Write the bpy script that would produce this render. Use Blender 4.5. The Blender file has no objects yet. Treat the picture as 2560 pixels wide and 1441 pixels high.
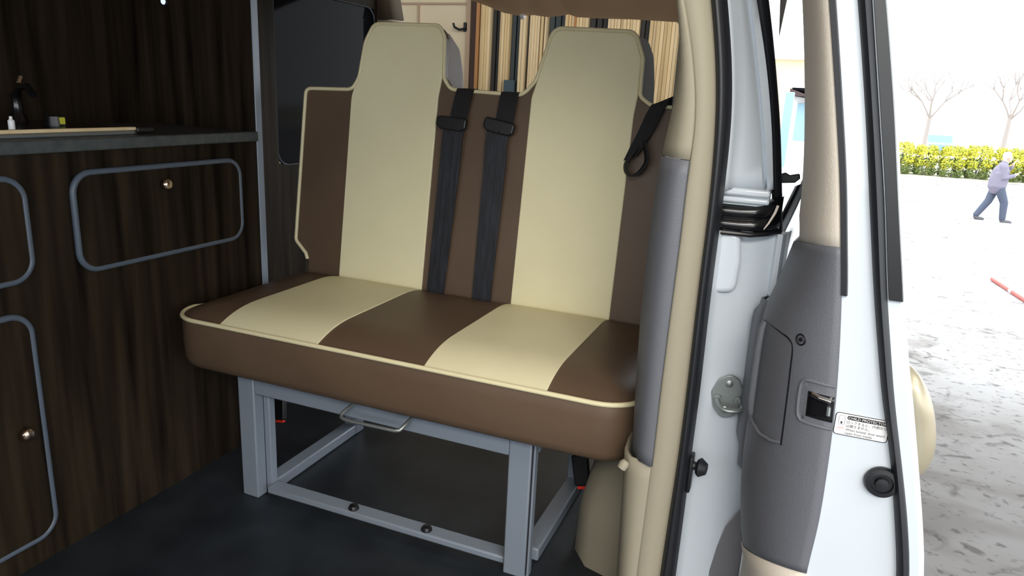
import bpy, bmesh, math, random
from mathutils import Vector, Matrix
random.seed(7)
SC = bpy.context.scene
COL = SC.collection
R_ = math.radians
PI = math.pi

# ------------------------------------------------------------------ camera, sky, lights, exposure
cam_d = bpy.data.cameras.new('camera')
cam_d.sensor_width = 36.0
cam_d.lens = 36.0 * 1800.0 / 2560.0
cam_d.clip_start = 0.02
cam_d.clip_end = 500
cam = bpy.data.objects.new('camera', cam_d)
COL.objects.link(cam)
yaw, pitch, roll = R_(21.375), R_(15.036), R_(2.889)
fw = Vector((-math.sin(yaw) * math.cos(pitch), math.cos(yaw) * math.cos(pitch), -math.sin(pitch)))
rt = Vector((math.cos(yaw), math.sin(yaw), 0))
up = rt.cross(fw)
cr, sr = math.cos(roll), math.sin(roll)
rt2 = cr * rt + sr * up
up2 = -sr * rt + cr * up
cam.matrix_world = Matrix.Translation((0, 0, 1.0)) @ Matrix((rt2, up2, -fw)).transposed().to_4x4()
SC.camera = cam

world = bpy.data.worlds.new('overcast_sky')
SC.world = world
world.use_nodes = True
bg = world.node_tree.nodes['Background']
bg.inputs['Color'].default_value = (0.92, 0.97, 1.0, 1)
bg.inputs['Strength'].default_value = 2.2

def area(name, loc, target, sx, sy, power, color):
    l = bpy.data.lights.new(name, 'AREA')
    l.shape = 'RECTANGLE'; l.size = sx; l.size_y = sy
    l.energy = power; l.color = color
    o = bpy.data.objects.new(name, l)
    COL.objects.link(o)
    o.location = loc
    o.rotation_euler = (Vector(target) - Vector(loc)).to_track_quat('-Z', 'Y').to_euler()
    return o
# added unseen fill lamps that brighten the seat, in front of and beside the van
area('seat_fill_light', (0.9, -2.2, 2.6), (-0.6, 1.3, 0.5), 2.4, 0.5, 60, (1, 0.95, 0.86))
area('seat_fill_light', (1.15, 0.0, 2.85), (-0.7, 1.4, 0.4), 2.2, 0.8, 26, (1, 0.95, 0.86))

SC.view_settings.view_transform = 'Standard'
SC.view_settings.look = 'None'
SC.view_settings.exposure = 0.95
SC.view_settings.gamma = 1.0
SC.view_settings.use_curve_mapping = False

# ------------------------------------------------------------------ materials
MATS = {}
def mat(name, col, rough=0.5, metal=0.0, bump=0.0, bscale=200.0, col2=None, cscale=4.0, stretch=None,
        spec=0.5, coat=0.0, lo=0.35, hi=0.65, detail=4.0):
    m = bpy.data.materials.new(name); m.use_nodes = True
    nt = m.node_tree; b = nt.nodes['Principled BSDF']
    b.inputs['Base Color'].default_value = (*col, 1)
    b.inputs['Roughness'].default_value = rough
    b.inputs['Metallic'].default_value = metal
    b.inputs['Specular IOR Level'].default_value = spec
    b.inputs['Coat Weight'].default_value = coat
    tc = nt.nodes.new('ShaderNodeTexCoord')
    if col2 is not None:
        mp = nt.nodes.new('ShaderNodeMapping')
        if stretch: mp.inputs['Scale'].default_value = stretch
        nt.links.new(tc.outputs['Object'], mp.inputs['Vector'])
        n = nt.nodes.new('ShaderNodeTexNoise'); n.inputs['Scale'].default_value = cscale
        n.inputs['Detail'].default_value = detail
        nt.links.new(mp.outputs[0], n.inputs['Vector'])
        r = nt.nodes.new('ShaderNodeValToRGB')
        r.color_ramp.elements[0].position = lo; r.color_ramp.elements[0].color = (*col, 1)
        r.color_ramp.elements[1].position = hi; r.color_ramp.elements[1].color = (*col2, 1)
        nt.links.new(n.outputs['Fac'], r.inputs['Fac'])
        nt.links.new(r.outputs['Color'], b.inputs['Base Color'])
    if bump > 0:
        n2 = nt.nodes.new('ShaderNodeTexNoise'); n2.inputs['Scale'].default_value = bscale
        n2.inputs['Detail'].default_value = 2.0
        nt.links.new(tc.outputs['Object'], n2.inputs['Vector'])
        bp = nt.nodes.new('ShaderNodeBump'); bp.inputs['Strength'].default_value = bump
        bp.inputs['Distance'].default_value = 0.002
        nt.links.new(n2.outputs['Fac'], bp.inputs['Height'])
        nt.links.new(bp.outputs['Normal'], b.inputs['Normal'])
    MATS[name] = m
    return m

mat('cream_vinyl', (0.77, 0.715, 0.47), 0.5, bump=0.12, bscale=500, col2=(0.80, 0.745, 0.50), cscale=6, spec=0.35)
mat('brown_vinyl', (0.105, 0.068, 0.044), 0.45, bump=0.15, bscale=500, col2=(0.118, 0.077, 0.050), cscale=6, spec=0.35)
mat('piping_vinyl', (0.72, 0.65, 0.42), 0.45)
mat('grey_fabric', (0.50, 0.47, 0.46), 0.9, bump=0.4, bscale=700)
mat('grey_paint', (0.21, 0.245, 0.30), 0.38, bump=0.05, bscale=300)
mat('walnut', (0.0055, 0.0040, 0.0030), 0.5, col2=(0.040, 0.028, 0.018), cscale=5, stretch=(6, 6, 0.35), bump=0.05, bscale=90, lo=0.3, hi=0.75, detail=7, spec=0.05)
mat('edge_trim', (0.085, 0.11, 0.15), 0.4)
mat('edge_strip', (0.27, 0.32, 0.40), 0.4)
mat('worktop', (0.045, 0.055, 0.062), 0.35, bump=0.08, bscale=300, col2=(0.07, 0.08, 0.085), cscale=60)
mat('vinyl_floor', (0.010, 0.013, 0.018), 0.45, bump=0.25, bscale=160, col2=(0.020, 0.025, 0.032), cscale=9)
mat('beige_plastic', (0.315, 0.285, 0.215), 0.6, bump=0.10, bscale=600, spec=0.3)
mat('taupe_plastic', (0.66, 0.60, 0.52), 0.6, bump=0.25, bscale=450, spec=0.3)
mat('grey_plastic', (0.124, 0.130, 0.150), 0.5, bump=0.25, bscale=450)
mat('dark_plastic', (0.013, 0.011, 0.014), 0.4, bump=0.15, bscale=450)
mat('black_rubber', (0.012, 0.013, 0.017), 0.45)
mat('black_plastic', (0.008, 0.008, 0.010), 0.35)
mat('black_gloss', (0.006, 0.006, 0.008), 0.22, coat=0.2)
mat('white_paint', (0.63, 0.69, 0.76), 0.25, coat=0.6)
mat('jamb_grey', (0.16, 0.16, 0.175), 0.35, coat=0.3)
mat('zinc', (0.33, 0.36, 0.36), 0.42, metal=0.8, bump=0.1, bscale=200)
mat('chrome', (0.85, 0.85, 0.86), 0.12, metal=1.0)
mat('brass_knob', (0.62, 0.50, 0.40), 0.22, metal=1.0)
mat('champagne_metal', (0.40, 0.355, 0.26), 0.38, metal=0.35, coat=0.2)
mat('belt_web', (0.007, 0.008, 0.012), 0.5, col2=(0.024, 0.027, 0.040), cscale=5, stretch=(26, 26, 1.0), lo=0.4, hi=0.8)
mat('black_web', (0.006, 0.006, 0.008), 0.75, bump=0.3, bscale=600)
mat('red_plastic', (0.75, 0.03, 0.015), 0.4)
mat('headliner', (0.78, 0.52, 0.31), 0.9, bump=0.3, bscale=400)
mat('pillar_brown', (0.10, 0.075, 0.050), 0.8)
mat('sheet_wood', (0.60, 0.43, 0.22), 0.7, col2=(0.70, 0.53, 0.29), cscale=8, stretch=(3, 3, 0.3))
mat('sheet_wood_pale', (0.68, 0.52, 0.30), 0.7, col2=(0.76, 0.60, 0.37), cscale=8, stretch=(3, 3, 0.3))
mat('sheet_wood_orange', (0.42, 0.20, 0.07), 0.7)
mat('sheet_dark', (0.012, 0.012, 0.012), 0.6, col2=(0.02, 0.018, 0.016), cscale=5)
mat('sheet_green', (0.022, 0.032, 0.036), 0.5)
mat('sheet_teal', (0.04, 0.075, 0.095), 0.5)
mat('sheet_redbrown', (0.05, 0.022, 0.017), 0.6)
mat('cream_board', (0.62, 0.52, 0.36), 0.6, col2=(0.66, 0.56, 0.40), cscale=3)
mat('pink_batten', (0.40, 0.28, 0.19), 0.6)
mat('workshop_dark', (0.03, 0.028, 0.026), 0.8, col2=(0.05, 0.045, 0.04), cscale=3)
mat('roof_sheet', (0.30, 0.30, 0.30), 0.7)
mat('sticker_white', (0.80, 0.80, 0.82), 0.35)
mat('ink_black', (0.012, 0.012, 0.014), 0.5)
mat('ink_grey', (0.35, 0.35, 0.37), 0.5)
mat('ink_red', (0.75, 0.16, 0.14), 0.5)
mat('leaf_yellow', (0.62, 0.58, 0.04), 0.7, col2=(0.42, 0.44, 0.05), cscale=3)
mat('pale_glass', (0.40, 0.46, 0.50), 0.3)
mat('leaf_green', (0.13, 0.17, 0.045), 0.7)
mat('bark', (0.31, 0.27, 0.265), 0.9)
mat('lawn', (0.55, 0.54, 0.40), 0.9)
mat('jacket', (0.185, 0.17, 0.225), 0.8)
mat('denim', (0.065, 0.078, 0.12), 0.8)
mat('skin', (0.60, 0.40, 0.32), 0.6)
mat('white_hair', (0.75, 0.74, 0.72), 0.8)
mat('shoe', (0.10, 0.10, 0.11), 0.7)
mat('car_blue', (0.12, 0.22, 0.42), 0.3, coat=0.5)
mat('blue_paint', (0.28, 0.45, 0.55), 0.5)
mat('white_wall', (0.8, 0.8, 0.8), 0.7)
mat('brick_peach', (0.60, 0.45, 0.33), 0.8)
mat('eave_brown', (0.06, 0.035, 0.035), 0.7)
mat('pole_red', (0.55, 0.08, 0.06), 0.5)
mat('tyre', (0.02, 0.02, 0.02), 0.8)

def glass_mat(name, tint, rough, op):
    m = bpy.data.materials.new(name); m.use_nodes = True
    nt = m.node_tree; b = nt.nodes['Principled BSDF']
    b.inputs['Base Color'].default_value = (*tint, 1)
    b.inputs['Roughness'].default_value = rough
    b.inputs['Specular IOR Level'].default_value = 0.5 * op if op < 0.5 else 0.02
    t = nt.nodes.new('ShaderNodeBsdfTransparent'); t.inputs['Color'].default_value = (0.35, 0.37, 0.38, 1)
    mx = nt.nodes.new('ShaderNodeMixShader'); mx.inputs['Fac'].default_value = op
    nt.links.new(t.outputs[0], mx.inputs[1]); nt.links.new(b.outputs[0], mx.inputs[2])
    nt.links.new(mx.outputs[0], nt.nodes['Material Output'].inputs['Surface'])
    MATS[name] = m
glass_mat('privacy_glass', (0.006, 0.006, 0.008), 0.06, 0.93)
glass_mat('clear_glass', (0.25, 0.28, 0.28), 0.03, 0.15)

# emission only for the small spot that imitates a reflection
m = bpy.data.materials.new('reflection_glow'); m.use_nodes = True
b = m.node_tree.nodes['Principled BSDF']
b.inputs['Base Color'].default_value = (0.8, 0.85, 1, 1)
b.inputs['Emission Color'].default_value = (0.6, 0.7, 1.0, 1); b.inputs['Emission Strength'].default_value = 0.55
MATS['reflection_glow'] = m

# concrete yard
def concrete():
    m = bpy.data.materials.new('stained_concrete'); m.use_nodes = True
    nt = m.node_tree; b = nt.nodes['Principled BSDF']; L = nt.links.new
    b.inputs['Roughness'].default_value = 0.8
    tc = nt.nodes.new('ShaderNodeTexCoord')
    def noise(scale, detail, st, dist=0.0):
        mp = nt.nodes.new('ShaderNodeMapping'); mp.inputs['Scale'].default_value = st
        mp.inputs['Rotation'].default_value = (0, 0, R_(-12))
        L(tc.outputs['Object'], mp.inputs['Vector'])
        n = nt.nodes.new('ShaderNodeTexNoise'); n.inputs['Scale'].default_value = scale
        n.inputs['Detail'].default_value = detail; n.inputs['Distortion'].default_value = dist
        L(mp.outputs[0], n.inputs['Vector']); return n
    def ramp(n, stops):
        r = nt.nodes.new('ShaderNodeValToRGB')
        e = r.color_ramp.elements
        e[0].position, e[0].color = stops[0][0], (*stops[0][1], 1)
        e[1].position, e[1].color = stops[1][0], (*stops[1][1], 1)
        L(n.outputs['Fac'], r.inputs['Fac']); return r
    def mul(a, c):
        x = nt.nodes.new('ShaderNodeMix'); x.data_type = 'RGBA'; x.blend_type = 'MULTIPLY'
        x.inputs['Factor'].default_value = 1.0
        L(a, x.inputs['A']); L(c, x.inputs['B']); return x.outputs['Result']
    base = ramp(noise(1.4, 6, (1, 1, 1)), [(0.3, (0.68, 0.65, 0.63)), (0.7, (0.98, 0.97, 0.98))])
    st1 = ramp(noise(5.5, 9, (1.0, 1.0, 1), 1.0), [(0.30, (0.40, 0.37, 0.36)), (0.42, (1, 1, 1))])
    st2 = ramp(noise(1.3, 9, (1.0, 1.3, 1), 0.6), [(0.33, (0.58, 0.55, 0.52)), (0.47, (1, 1, 1))])
    st3 = ramp(noise(22.0, 4, (1.0, 1.0, 1)), [(0.30, (0.45, 0.42, 0.41)), (0.42, (1, 1, 1))])
    # roof shade to yard glare put into the base colour, along with workshop dirt
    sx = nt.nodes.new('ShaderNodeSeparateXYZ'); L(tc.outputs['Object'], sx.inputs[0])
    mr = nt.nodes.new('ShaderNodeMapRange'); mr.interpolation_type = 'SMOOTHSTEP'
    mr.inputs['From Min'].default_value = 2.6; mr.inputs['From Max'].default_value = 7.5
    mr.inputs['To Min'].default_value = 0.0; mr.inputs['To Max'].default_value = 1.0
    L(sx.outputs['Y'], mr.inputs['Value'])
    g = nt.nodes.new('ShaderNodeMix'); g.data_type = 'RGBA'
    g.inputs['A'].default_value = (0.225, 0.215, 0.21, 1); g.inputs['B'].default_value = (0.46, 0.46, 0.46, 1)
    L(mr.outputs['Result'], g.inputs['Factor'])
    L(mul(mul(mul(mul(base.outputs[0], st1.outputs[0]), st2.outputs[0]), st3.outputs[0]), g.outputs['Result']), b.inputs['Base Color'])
    MATS['concrete'] = m
concrete()

# ------------------------------------------------------------------ mesh helpers
class MB:
    def __init__(s): s.v = []; s.f = []
    def add(s, vs, fs):
        k = len(s.v); s.v += [tuple(v) for v in vs]; s.f += [tuple(i + k for i in f) for f in fs]; return s
    def box(s, a, b):
        x0, y0, z0 = a; x1, y1, z1 = b
        vs = [(x0, y0, z0), (x1, y0, z0), (x1, y1, z0), (x0, y1, z0), (x0, y0, z1), (x1, y0, z1), (x1, y1, z1), (x0, y1, z1)]
        return s.add(vs, [(0, 3, 2, 1), (4, 5, 6, 7), (0, 1, 5, 4), (1, 2, 6, 5), (2, 3, 7, 6), (3, 0, 4, 7)])
    def loft(s, rows, closed=False, cap=False):
        n = len(rows[0]); vs = [p for r in rows for p in r]; fs = []
        for i in range(len(rows) - 1):
            for j in range(n if closed else n - 1):
                j2 = (j + 1) % n
                fs.append((i * n + j, i * n + j2, (i + 1) * n + j2, (i + 1) * n + j))
        if cap:
            fs.append(tuple(reversed(range(n)))); fs.append(tuple((len(rows) - 1) * n + j for j in range(n)))
        return s.add(vs, fs)
    def tube(s, pts, r, n=8, closed=False, flat=1.0):
        pts = [Vector(p) for p in pts]; m = len(pts)
        rs = r if isinstance(r, (list, tuple)) else [r] * m
        T = []
        for i in range(m):
            if closed: t = pts[(i + 1) % m] - pts[i - 1]
            else: t = pts[min(i + 1, m - 1)] - pts[max(i - 1, 0)]
            T.append(t.normalized())
        a = Vector((0, 0, 1)) if abs(T[0].z) < 0.9 else Vector((1, 0, 0))
        N = (a - T[0] * a.dot(T[0])).normalized()
        rows = []
        for i in range(m):
            N = (N - T[i] * N.dot(T[i])).normalized(); B = T[i].cross(N)
            rows.append([pts[i] + rs[i] * (math.cos(2 * PI * k / n) * N * flat + math.sin(2 * PI * k / n) * B) for k in range(n)])
        if closed:
            rows.append(rows[0]); return s.loft(rows, True)
        return s.loft(rows, True, True)
    def prism(s, poly, O, U, V, W, d):
        O, U, V, W = Vector(O), Vector(U), Vector(V), Vector(W); n = len(poly)
        a = [O + U * p[0] + V * p[1] for p in poly]; b = [q + W * d for q in a]
        fs = [tuple(range(n)), tuple(reversed(range(n, 2 * n)))] + [((i + 1) % n, i, n + i, n + (i + 1) % n) for i in range(n)]
        return s.add(a + b, fs)
    def ribbon(s, pts, sides, wid, th):
        # flat band: centre points, side vectors, widths
        rows = []; m = len(pts)
        P = [Vector(p) for p in pts]
        for i in range(m):
            S = Vector(sides[i] if isinstance(sides, list) else sides).normalized()
            t = (P[min(i + 1, m - 1)] - P[max(i - 1, 0)]).normalized()
            N = t.cross(S).normalized(); w = wid[i] if isinstance(wid, list) else wid
            rows.append([P[i] - S * w / 2 - N * th / 2, P[i] + S * w / 2 - N * th / 2, P[i] + S * w / 2 + N * th / 2, P[i] - S * w / 2 + N * th / 2])
        return s.loft(rows, True, True)
    def lathe(s, prof, O, A, n=20):
        # prof: (radius, height along A)
        O, A = Vector(O), Vector(A).normalized()
        X = A.orthogonal().normalized(); Y = A.cross(X)
        rows = [[O + A * h + (X * math.cos(2 * PI * k / n) + Y * math.sin(2 * PI * k / n)) * max(r, 1e-5) for k in range(n)] for r, h in prof]
        return s.loft(rows, True, True)
    def mesh(s, name):
        me = bpy.data.meshes.new(name); me.from_pydata(s.v, [], s.f); me.update()
        bm = bmesh.new(); bm.from_mesh(me); bmesh.ops.recalc_face_normals(bm, faces=bm.faces); bm.to_mesh(me); bm.free()
        return me

def obj(name, mb, m, parent=None, smooth=True, bevel=0.0, seg=2, solid=0.0, angle=40, sub=0):
    me = mb.mesh(name) if isinstance(mb, MB) else mb
    for k in (m if isinstance(m, (list, tuple)) else [m]): me.materials.append(MATS[k])
    o = bpy.data.objects.new(name, me); COL.objects.link(o)
    if smooth:
        for p in me.polygons: p.use_smooth = True
        me.set_sharp_from_angle(angle=R_(angle))
    if solid:
        md = o.modifiers.new('solid', 'SOLIDIFY'); md.thickness = abs(solid); md.offset = -1 if solid > 0 else 1
    if sub:
        md = o.modifiers.new('sub', 'SUBSURF'); md.levels = sub; md.render_levels = sub
    if bevel:
        md = o.modifiers.new('bev', 'BEVEL'); md.width = bevel; md.segments = seg; md.limit_method = 'ANGLE'
        md.angle_limit = R_(35); md.harden_normals = False
    if parent is not None:
        o.parent = parent; o.matrix_parent_inverse = parent.matrix_world.inverted()
    return o

def tag(o, label, cat, group=None):
    o['label'] = label; o['category'] = cat
    if group: o['group'] = group
    return o
def thing(name, label, cat, loc=(0, 0, 0), group=None):
    o = bpy.data.objects.new(name, None); COL.objects.link(o); o.location = loc
    o.matrix_world = Matrix.Translation(loc)
    o.empty_display_size = 0.1
    return tag(o, label, cat, group)
def struct(name, mb, m, label=None, parent=None, **k):
    o = obj(name, mb, m, parent, **k)
    if parent is None: o['kind'] = 'structure'
    if label: o['label'] = label
    return o
def stuff(o): o['kind'] = 'stuff'; return o

def itp(tab, z):
    if z <= tab[0][0]: a, b = tab[0], tab[1]
    elif z >= tab[-1][0]: a, b = tab[-2], tab[-1]
    else:
        for a, b in zip(tab, tab[1:]):
            if a[0] <= z <= b[0]: break
    return a[1] + (b[1] - a[1]) * (z - a[0]) / (b[0] - a[0])
def sm(tab, z, w=0.035):
    # the table smoothed, so that outlines curve instead of kinking
    return (itp(tab, z - w) + itp(tab, z - w / 2) + 2 * itp(tab, z) + itp(tab, z + w / 2) + itp(tab, z + w)) / 6
def rng(a, b, n): return [a + (b - a) * i / (n - 1) for i in range(n)]
def fillet(poly, rad, n=5, closed=True):
    # rounds the corners of a 2D polygon; rad: one number or one per corner
    out = []; N = len(poly)
    for i, p in enumerate(poly):
        r = rad[i] if isinstance(rad, (list, tuple)) else rad
        if (not closed and i in (0, N - 1)) or r <= 0: out.append(tuple(p)); continue
        P = Vector(p); A = Vector(poly[i - 1]) - P; B = Vector(poly[(i + 1) % N]) - P
        la, lb = A.length, B.length; A.normalize(); B.normalize()
        ang = A.angle(B)
        if ang > PI - 0.02: out.append(tuple(p)); continue
        d = min(r / math.tan(ang / 2), la * 0.48, lb * 0.48)
        for k in range(n + 1):
            t = k / n
            q = (P + A * d) * (1 - t) ** 2 + P * 2 * t * (1 - t) + (P + B * d) * t * t
            out.append((q.x, q.y))
    return out
def rrect(a, b, c, d, r, n=6):
    out = []
    for cx, cy, s in ((b - r, d - r, 0), (a + r, d - r, 90), (a + r, c + r, 180), (b - r, c + r, 270)):
        for k in range(n + 1):
            t = R_(s + 90 * k / n); out.append((cx + r * math.cos(t), cy + r * math.sin(t)))
    return out

# ------------------------------------------------------------------ shapes measured for the van side (height, x)
GARNISH_L = [(0.808, 0.004), (0.858, 0.004), (0.928, -0.001), (1.013, -0.012), (1.095, -0.025), (1.148, -0.035)]
PANEL_L = [(0.20, 0.004), (0.268, 0.007), (0.306, -0.006), (0.342, -0.014), (0.4, -0.021), (0.473, -0.025), (0.537, -0.024), (0.606, -0.025), (0.672, -0.025), (0.706, -0.022), (0.752, -0.008), (0.808, 0.004)]
TRIM_R = [(0.0, 0.087), (0.358, 0.084), (0.444, 0.089), (0.537, 0.087), (0.625, 0.083), (0.709, 0.075), (0.789, 0.065), (0.836, 0.057), (0.916, 0.044), (0.989, 0.029), (1.06, 0.014), (1.128, -0.001)]
SEAL_L = [(0.0, 0.235), (0.387, 0.197), (0.471, 0.18), (0.567, 0.158), (0.637, 0.137), (0.774, 0.105), (0.857, 0.088), (0.986, 0.062), (1.068, 0.044), (1.128, 0.03)]
SEAL_R = [(0.0, 0.251), (0.393, 0.213), (0.475, 0.196), (0.57, 0.171), (0.64, 0.152), (0.776, 0.121), (0.902, 0.097), (1.038, 0.067), (1.128, 0.047)]
OUTER = [(0.0, 0.265), (0.399, 0.231), (0.48, 0.214), (0.575, 0.191), (0.645, 0.174), (0.697, 0.159), (0.78, 0.143), (0.882, 0.121), (0.998, 0.097), (1.084, 0.077), (1.128, 0.066)]
PIL_SIL = [(0.381, -0.214), (0.483, -0.219), (0.632, -0.224), (0.774, -0.224), (0.842, -0.221), (0.912, -0.218), (0.96, -0.21), (1.004, -0.204), (1.065, -0.204), (1.154, -0.212)]
PIL_CREASE = [(0.41, -0.166), (0.525, -0.166), (0.664, -0.164), (0.808, -0.161), (0.918, -0.161), (0.965, -0.156), (1.0, -0.16), (1.078, -0.174), (1.144, -0.194)]
WS_L = [(0.183, -0.137), (0.298, -0.134), (0.415, -0.13), (0.525, -0.129), (0.705, -0.13), (0.858, -0.129), (0.96, -0.133), (1.001, -0.136), (1.075, -0.146), (1.146, -0.161)]
WS_R = [(0.191, -0.112), (0.305, -0.111), (0.42, -0.111), (0.53, -0.11), (0.707, -0.112), (0.86, -0.111), (0.979, -0.113), (1.064, -0.123), (1.146, -0.14)]
JS_L = [(0.84, -0.04), (0.879, -0.046), (0.968, -0.06), (1.048, -0.077), (1.114, -0.095), (1.162, -0.11)]
JS_R = [(0.829, -0.022), (0.887, -0.031), (0.969, -0.044), (1.049, -0.061), (1.115, -0.076), (1.162, -0.088)]
JGROOVE = [(0.88, -0.054), (0.98, -0.073), (1.089, -0.098), (1.159, -0.116)]

# ------------------------------------------------------------------ ground and workshop
GP = [(-9, -0.02), (0, -0.45), (8, -0.85), (14, -1.15), (21, -1.5), (25, -1.40), (30.2, -1.18), (34, -1.15), (45, -1.55), (75, -1.9), (120, -1.0)]
def gz(y): return sm(GP, y, 1.0) if y > 2 else itp(GP, y)
ys = [-9, -6, -3, 0, 2, 4, 6, 8, 10, 12, 14, 16, 18, 20, 22, 24, 26, 28, 29, 30, 30.4]
mb = MB().loft([[(x, y, gz(y)) for x in rng(-14, 26, 9)] for y in ys])
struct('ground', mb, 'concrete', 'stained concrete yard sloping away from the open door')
mb = MB().loft([[(x, y, gz(y) + 0.015) for x in rng(-40, 60, 9)] for y in [30.4, 31, 33, 36, 40, 45, 52, 60, 75, 95, 120]])
struct('lawn', mb, 'lawn', 'pale ground beyond the hedge')

YB = 4.62
struct('wall_back', MB().box((-7.5, YB + 0.45, -0.9), (-0.62, YB + 0.6, 3.0)), 'workshop_dark', 'dark workshop wall behind the stacked sheets')
struct('roof', MB().box((-7.5, -8.0, 3.0), (5.5, YB + 0.6, 3.12)), 'roof_sheet', 'workshop roof over the van')
struct('wall_left', MB().box((-7.6, -8.0, -0.9), (-7.5, YB + 0.6, 3.0)), 'workshop_dark', 'side wall of the workshop')
# cream partition seen through the tailgate opening, with its battens
wp = struct('wall_partition', MB().box((-4.4, YB, gz(YB) - 0.02), (-2.20, YB + 0.05, 2.6)), 'cream_board', 'cream painted partition left of the stacked sheets', smooth=False)
for a, b in (((-4.4, YB - 0.012, 1.56), (-2.20, YB, 1.575)), ((-2.60, YB - 0.012, -0.6), (-2.585, YB, 1.56)), ((-2.225, YB - 0.02, -0.6), (-2.195, YB, 2.6))):
    obj('batten', MB().box(a, b), 'pink_batten', wp, smooth=False)
hk = thing('coat_hook', 'dark metal hook on the cream partition seen through the rear opening', 'hook', (-2.23, YB - 0.02, 1.42))
obj('back_plate', MB().box((-2.245, YB - 0.02, 1.39), (-2.215, YB, 1.45)), 'black_plastic', hk, bevel=0.003)
obj('hook_arm', MB().tube([(-2.23, YB - 0.02, 1.41), (-2.26, YB - 0.05, 1.40), (-2.29, YB - 0.06, 1.415), (-2.30, YB - 0.06, 1.44)], 0.008), 'black_plastic', hk)

# sheets of board standing on edge: (x0, x1, count, material, lean, stack label)
STACKS = [
    (-2.190, -2.148, 1, 'sheet_redbrown', 0.00, 'dark red-brown sheet standing on edge beside the cream partition'),
    (-2.146, -2.118, 1, 'sheet_wood_orange', 0.008, 'orange-brown sheet standing on edge right of the dark red-brown sheet'),
    (-2.112, -2.040, 4, 'sheet_wood', 0.008, 'pale board in the stack right of the orange-brown sheet'),
    (-2.036, -1.976, 2, 'sheet_dark', 0.0, 'near-black sheet between the two pale stacks on the left'),
    (-1.972, -1.902, 4, 'sheet_wood', 0.003, 'pale board in the second stack from the cream partition'),
    (-1.898, -1.836, 2, 'sheet_green', 0.0, 'dark green-grey sheet right of the second pale stack'),
    (-1.828, -1.788, 2, 'sheet_wood_pale', 0.010, 'pale board of the narrow leaning pair near the belts'),
    (-1.784, -1.772, 1, 'sheet_dark', 0.008, 'thin near-black sheet right of the narrow leaning pale pair'),
    (-1.768, -1.696, 4, 'sheet_wood_pale', 0.006, 'pale board in the stack just left of the right headrest'),
    (-1.690, -1.672, 1, 'sheet_wood', 0.004, 'lone thin pale board right of the stack beside the right headrest'),
    (-1.662, -1.650, 1, 'sheet_wood_pale', 0.003, 'lone pale strip of board nearest the left side of the right headrest'),
    (-1.640, -1.532, 3, 'sheet_green', 0.0, 'dark green-grey sheet left of the right headrest top'),
    (-1.526, -1.380, 8, 'sheet_wood', 0.004, 'pale board above the left half of the right headrest'),
    (-1.374, -1.256, 3, 'sheet_dark', 0.0, 'near-black sheet above the middle of the right headrest'),
    (-1.250, -1.056, 10, 'sheet_wood_pale', 0.003, 'pale board above the right half of the right headrest'),
    (-1.050, -0.998, 2, 'sheet_dark', 0.0, 'near-black sheet at the right shoulder of the right headrest'),
    (-0.992, -0.640, 16, 'sheet_wood', 0.004, 'pale board in the wide stack between right headrest and pillar'),
]
gpz = gz(YB)
ORD = 'first second third fourth fifth sixth seventh eighth ninth tenth eleventh twelfth thirteenth fourteenth fifteenth sixteenth'.split()
for x0, x1, n, mt, lean, lab in STACKS:
    w = (x1 - x0) / n; me = None
    for i in range(n):
        h = 2.75 + random.uniform(-0.1, 0.1)
        dy = random.uniform(-0.012, 0.012); t = w * random.uniform(0.78, 0.93)
        mb = MB().box((-t / 2, 0, 0), (t / 2, 0.20, h))
        mk = mt
        if mt == 'sheet_wood' and random.random() < 0.35: mk = 'sheet_wood_pale'
        if mt.startswith('sheet_wood') and n > 5 and random.random() < 0.08: mk = 'sheet_wood_orange'
        o = obj('board_sheet', mb, mk, smooth=False)
        if mt in ('sheet_dark', 'sheet_green', 'sheet_redbrown'): dy = 0.03 + 0.01 * i
        o.location = (x0 + (i + 0.5) * w, YB - 0.06 + dy, gpz - 0.012)
        o.rotation_euler = (0, 0.005, 0)
        tag(o, lab if n == 1 else ORD[i] + ' from left: ' + lab, 'board')
        o['group'] = 'sheets of board stacked on edge behind the van'
o = obj('offcut', MB().box((-1.90, YB - 0.10, gpz - 0.01), (-1.832, YB - 0.075, 1.09)), 'sheet_teal', smooth=False)
tag(o, 'short teal sheet standing in front of the dark green-grey sheet', 'board')

# ------------------------------------------------------------------ van shell
struct('floor', MB().box((-1.75, -1.3, -0.03), (-0.12, 2.85, 0.0)), 'vinyl_floor', 'dark charcoal vinyl floor of the van', smooth=False)
struct('floor_sill', MB().box((-0.12, -1.3, -0.06), (-0.02, 1.12, -0.02)), 'grey_plastic', 'door sill', bevel=0.01)
struct('ceiling', MB().box((-1.80, -1.3, 1.385), (-0.16, 2.66, 1.43)), 'headliner', 'headliner over the seats', smooth=False)
# side wall panel of the van with a dark side window
WX = -1.75
wl = MB()
WY0, WY1, WZ0, WZ1 = 2.115, 2.74, 0.715, 1.315
for a, b in (((WX - .03, -1.3, -0.03), (WX, WY0, 1.385)), ((WX - .03, WY1, -0.03), (WX, 2.85, 1.385)), ((WX - .03, WY0, -0.03), (WX, WY1, WZ0)), ((WX - .03, WY0, WZ1), (WX, WY1, 1.385))): wl.box(a, b)
struct('wall_side', wl, 'walnut', 'dark wood side wall of the van', smooth=False)
win = struct('window_1', MB().prism(rrect(WY0 - .004, WY1 + .004, WZ0 - .004, WZ1 + .004, 0.055), (WX - 0.012, 0, 0), (0, 1, 0), (0, 0, 1), (1, 0, 0), 0.006), 'privacy_glass', 'dark tinted side window behind the bench')
rp = rrect(WY0 - .003, WY1 + .003, WZ0 - .003, WZ1 + .003, 0.055, 8)
obj('window_edge', MB().tube([(WX - 0.003, a, b) for a, b in rp], 0.0035, 6, True), 'edge_trim', win)
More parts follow.
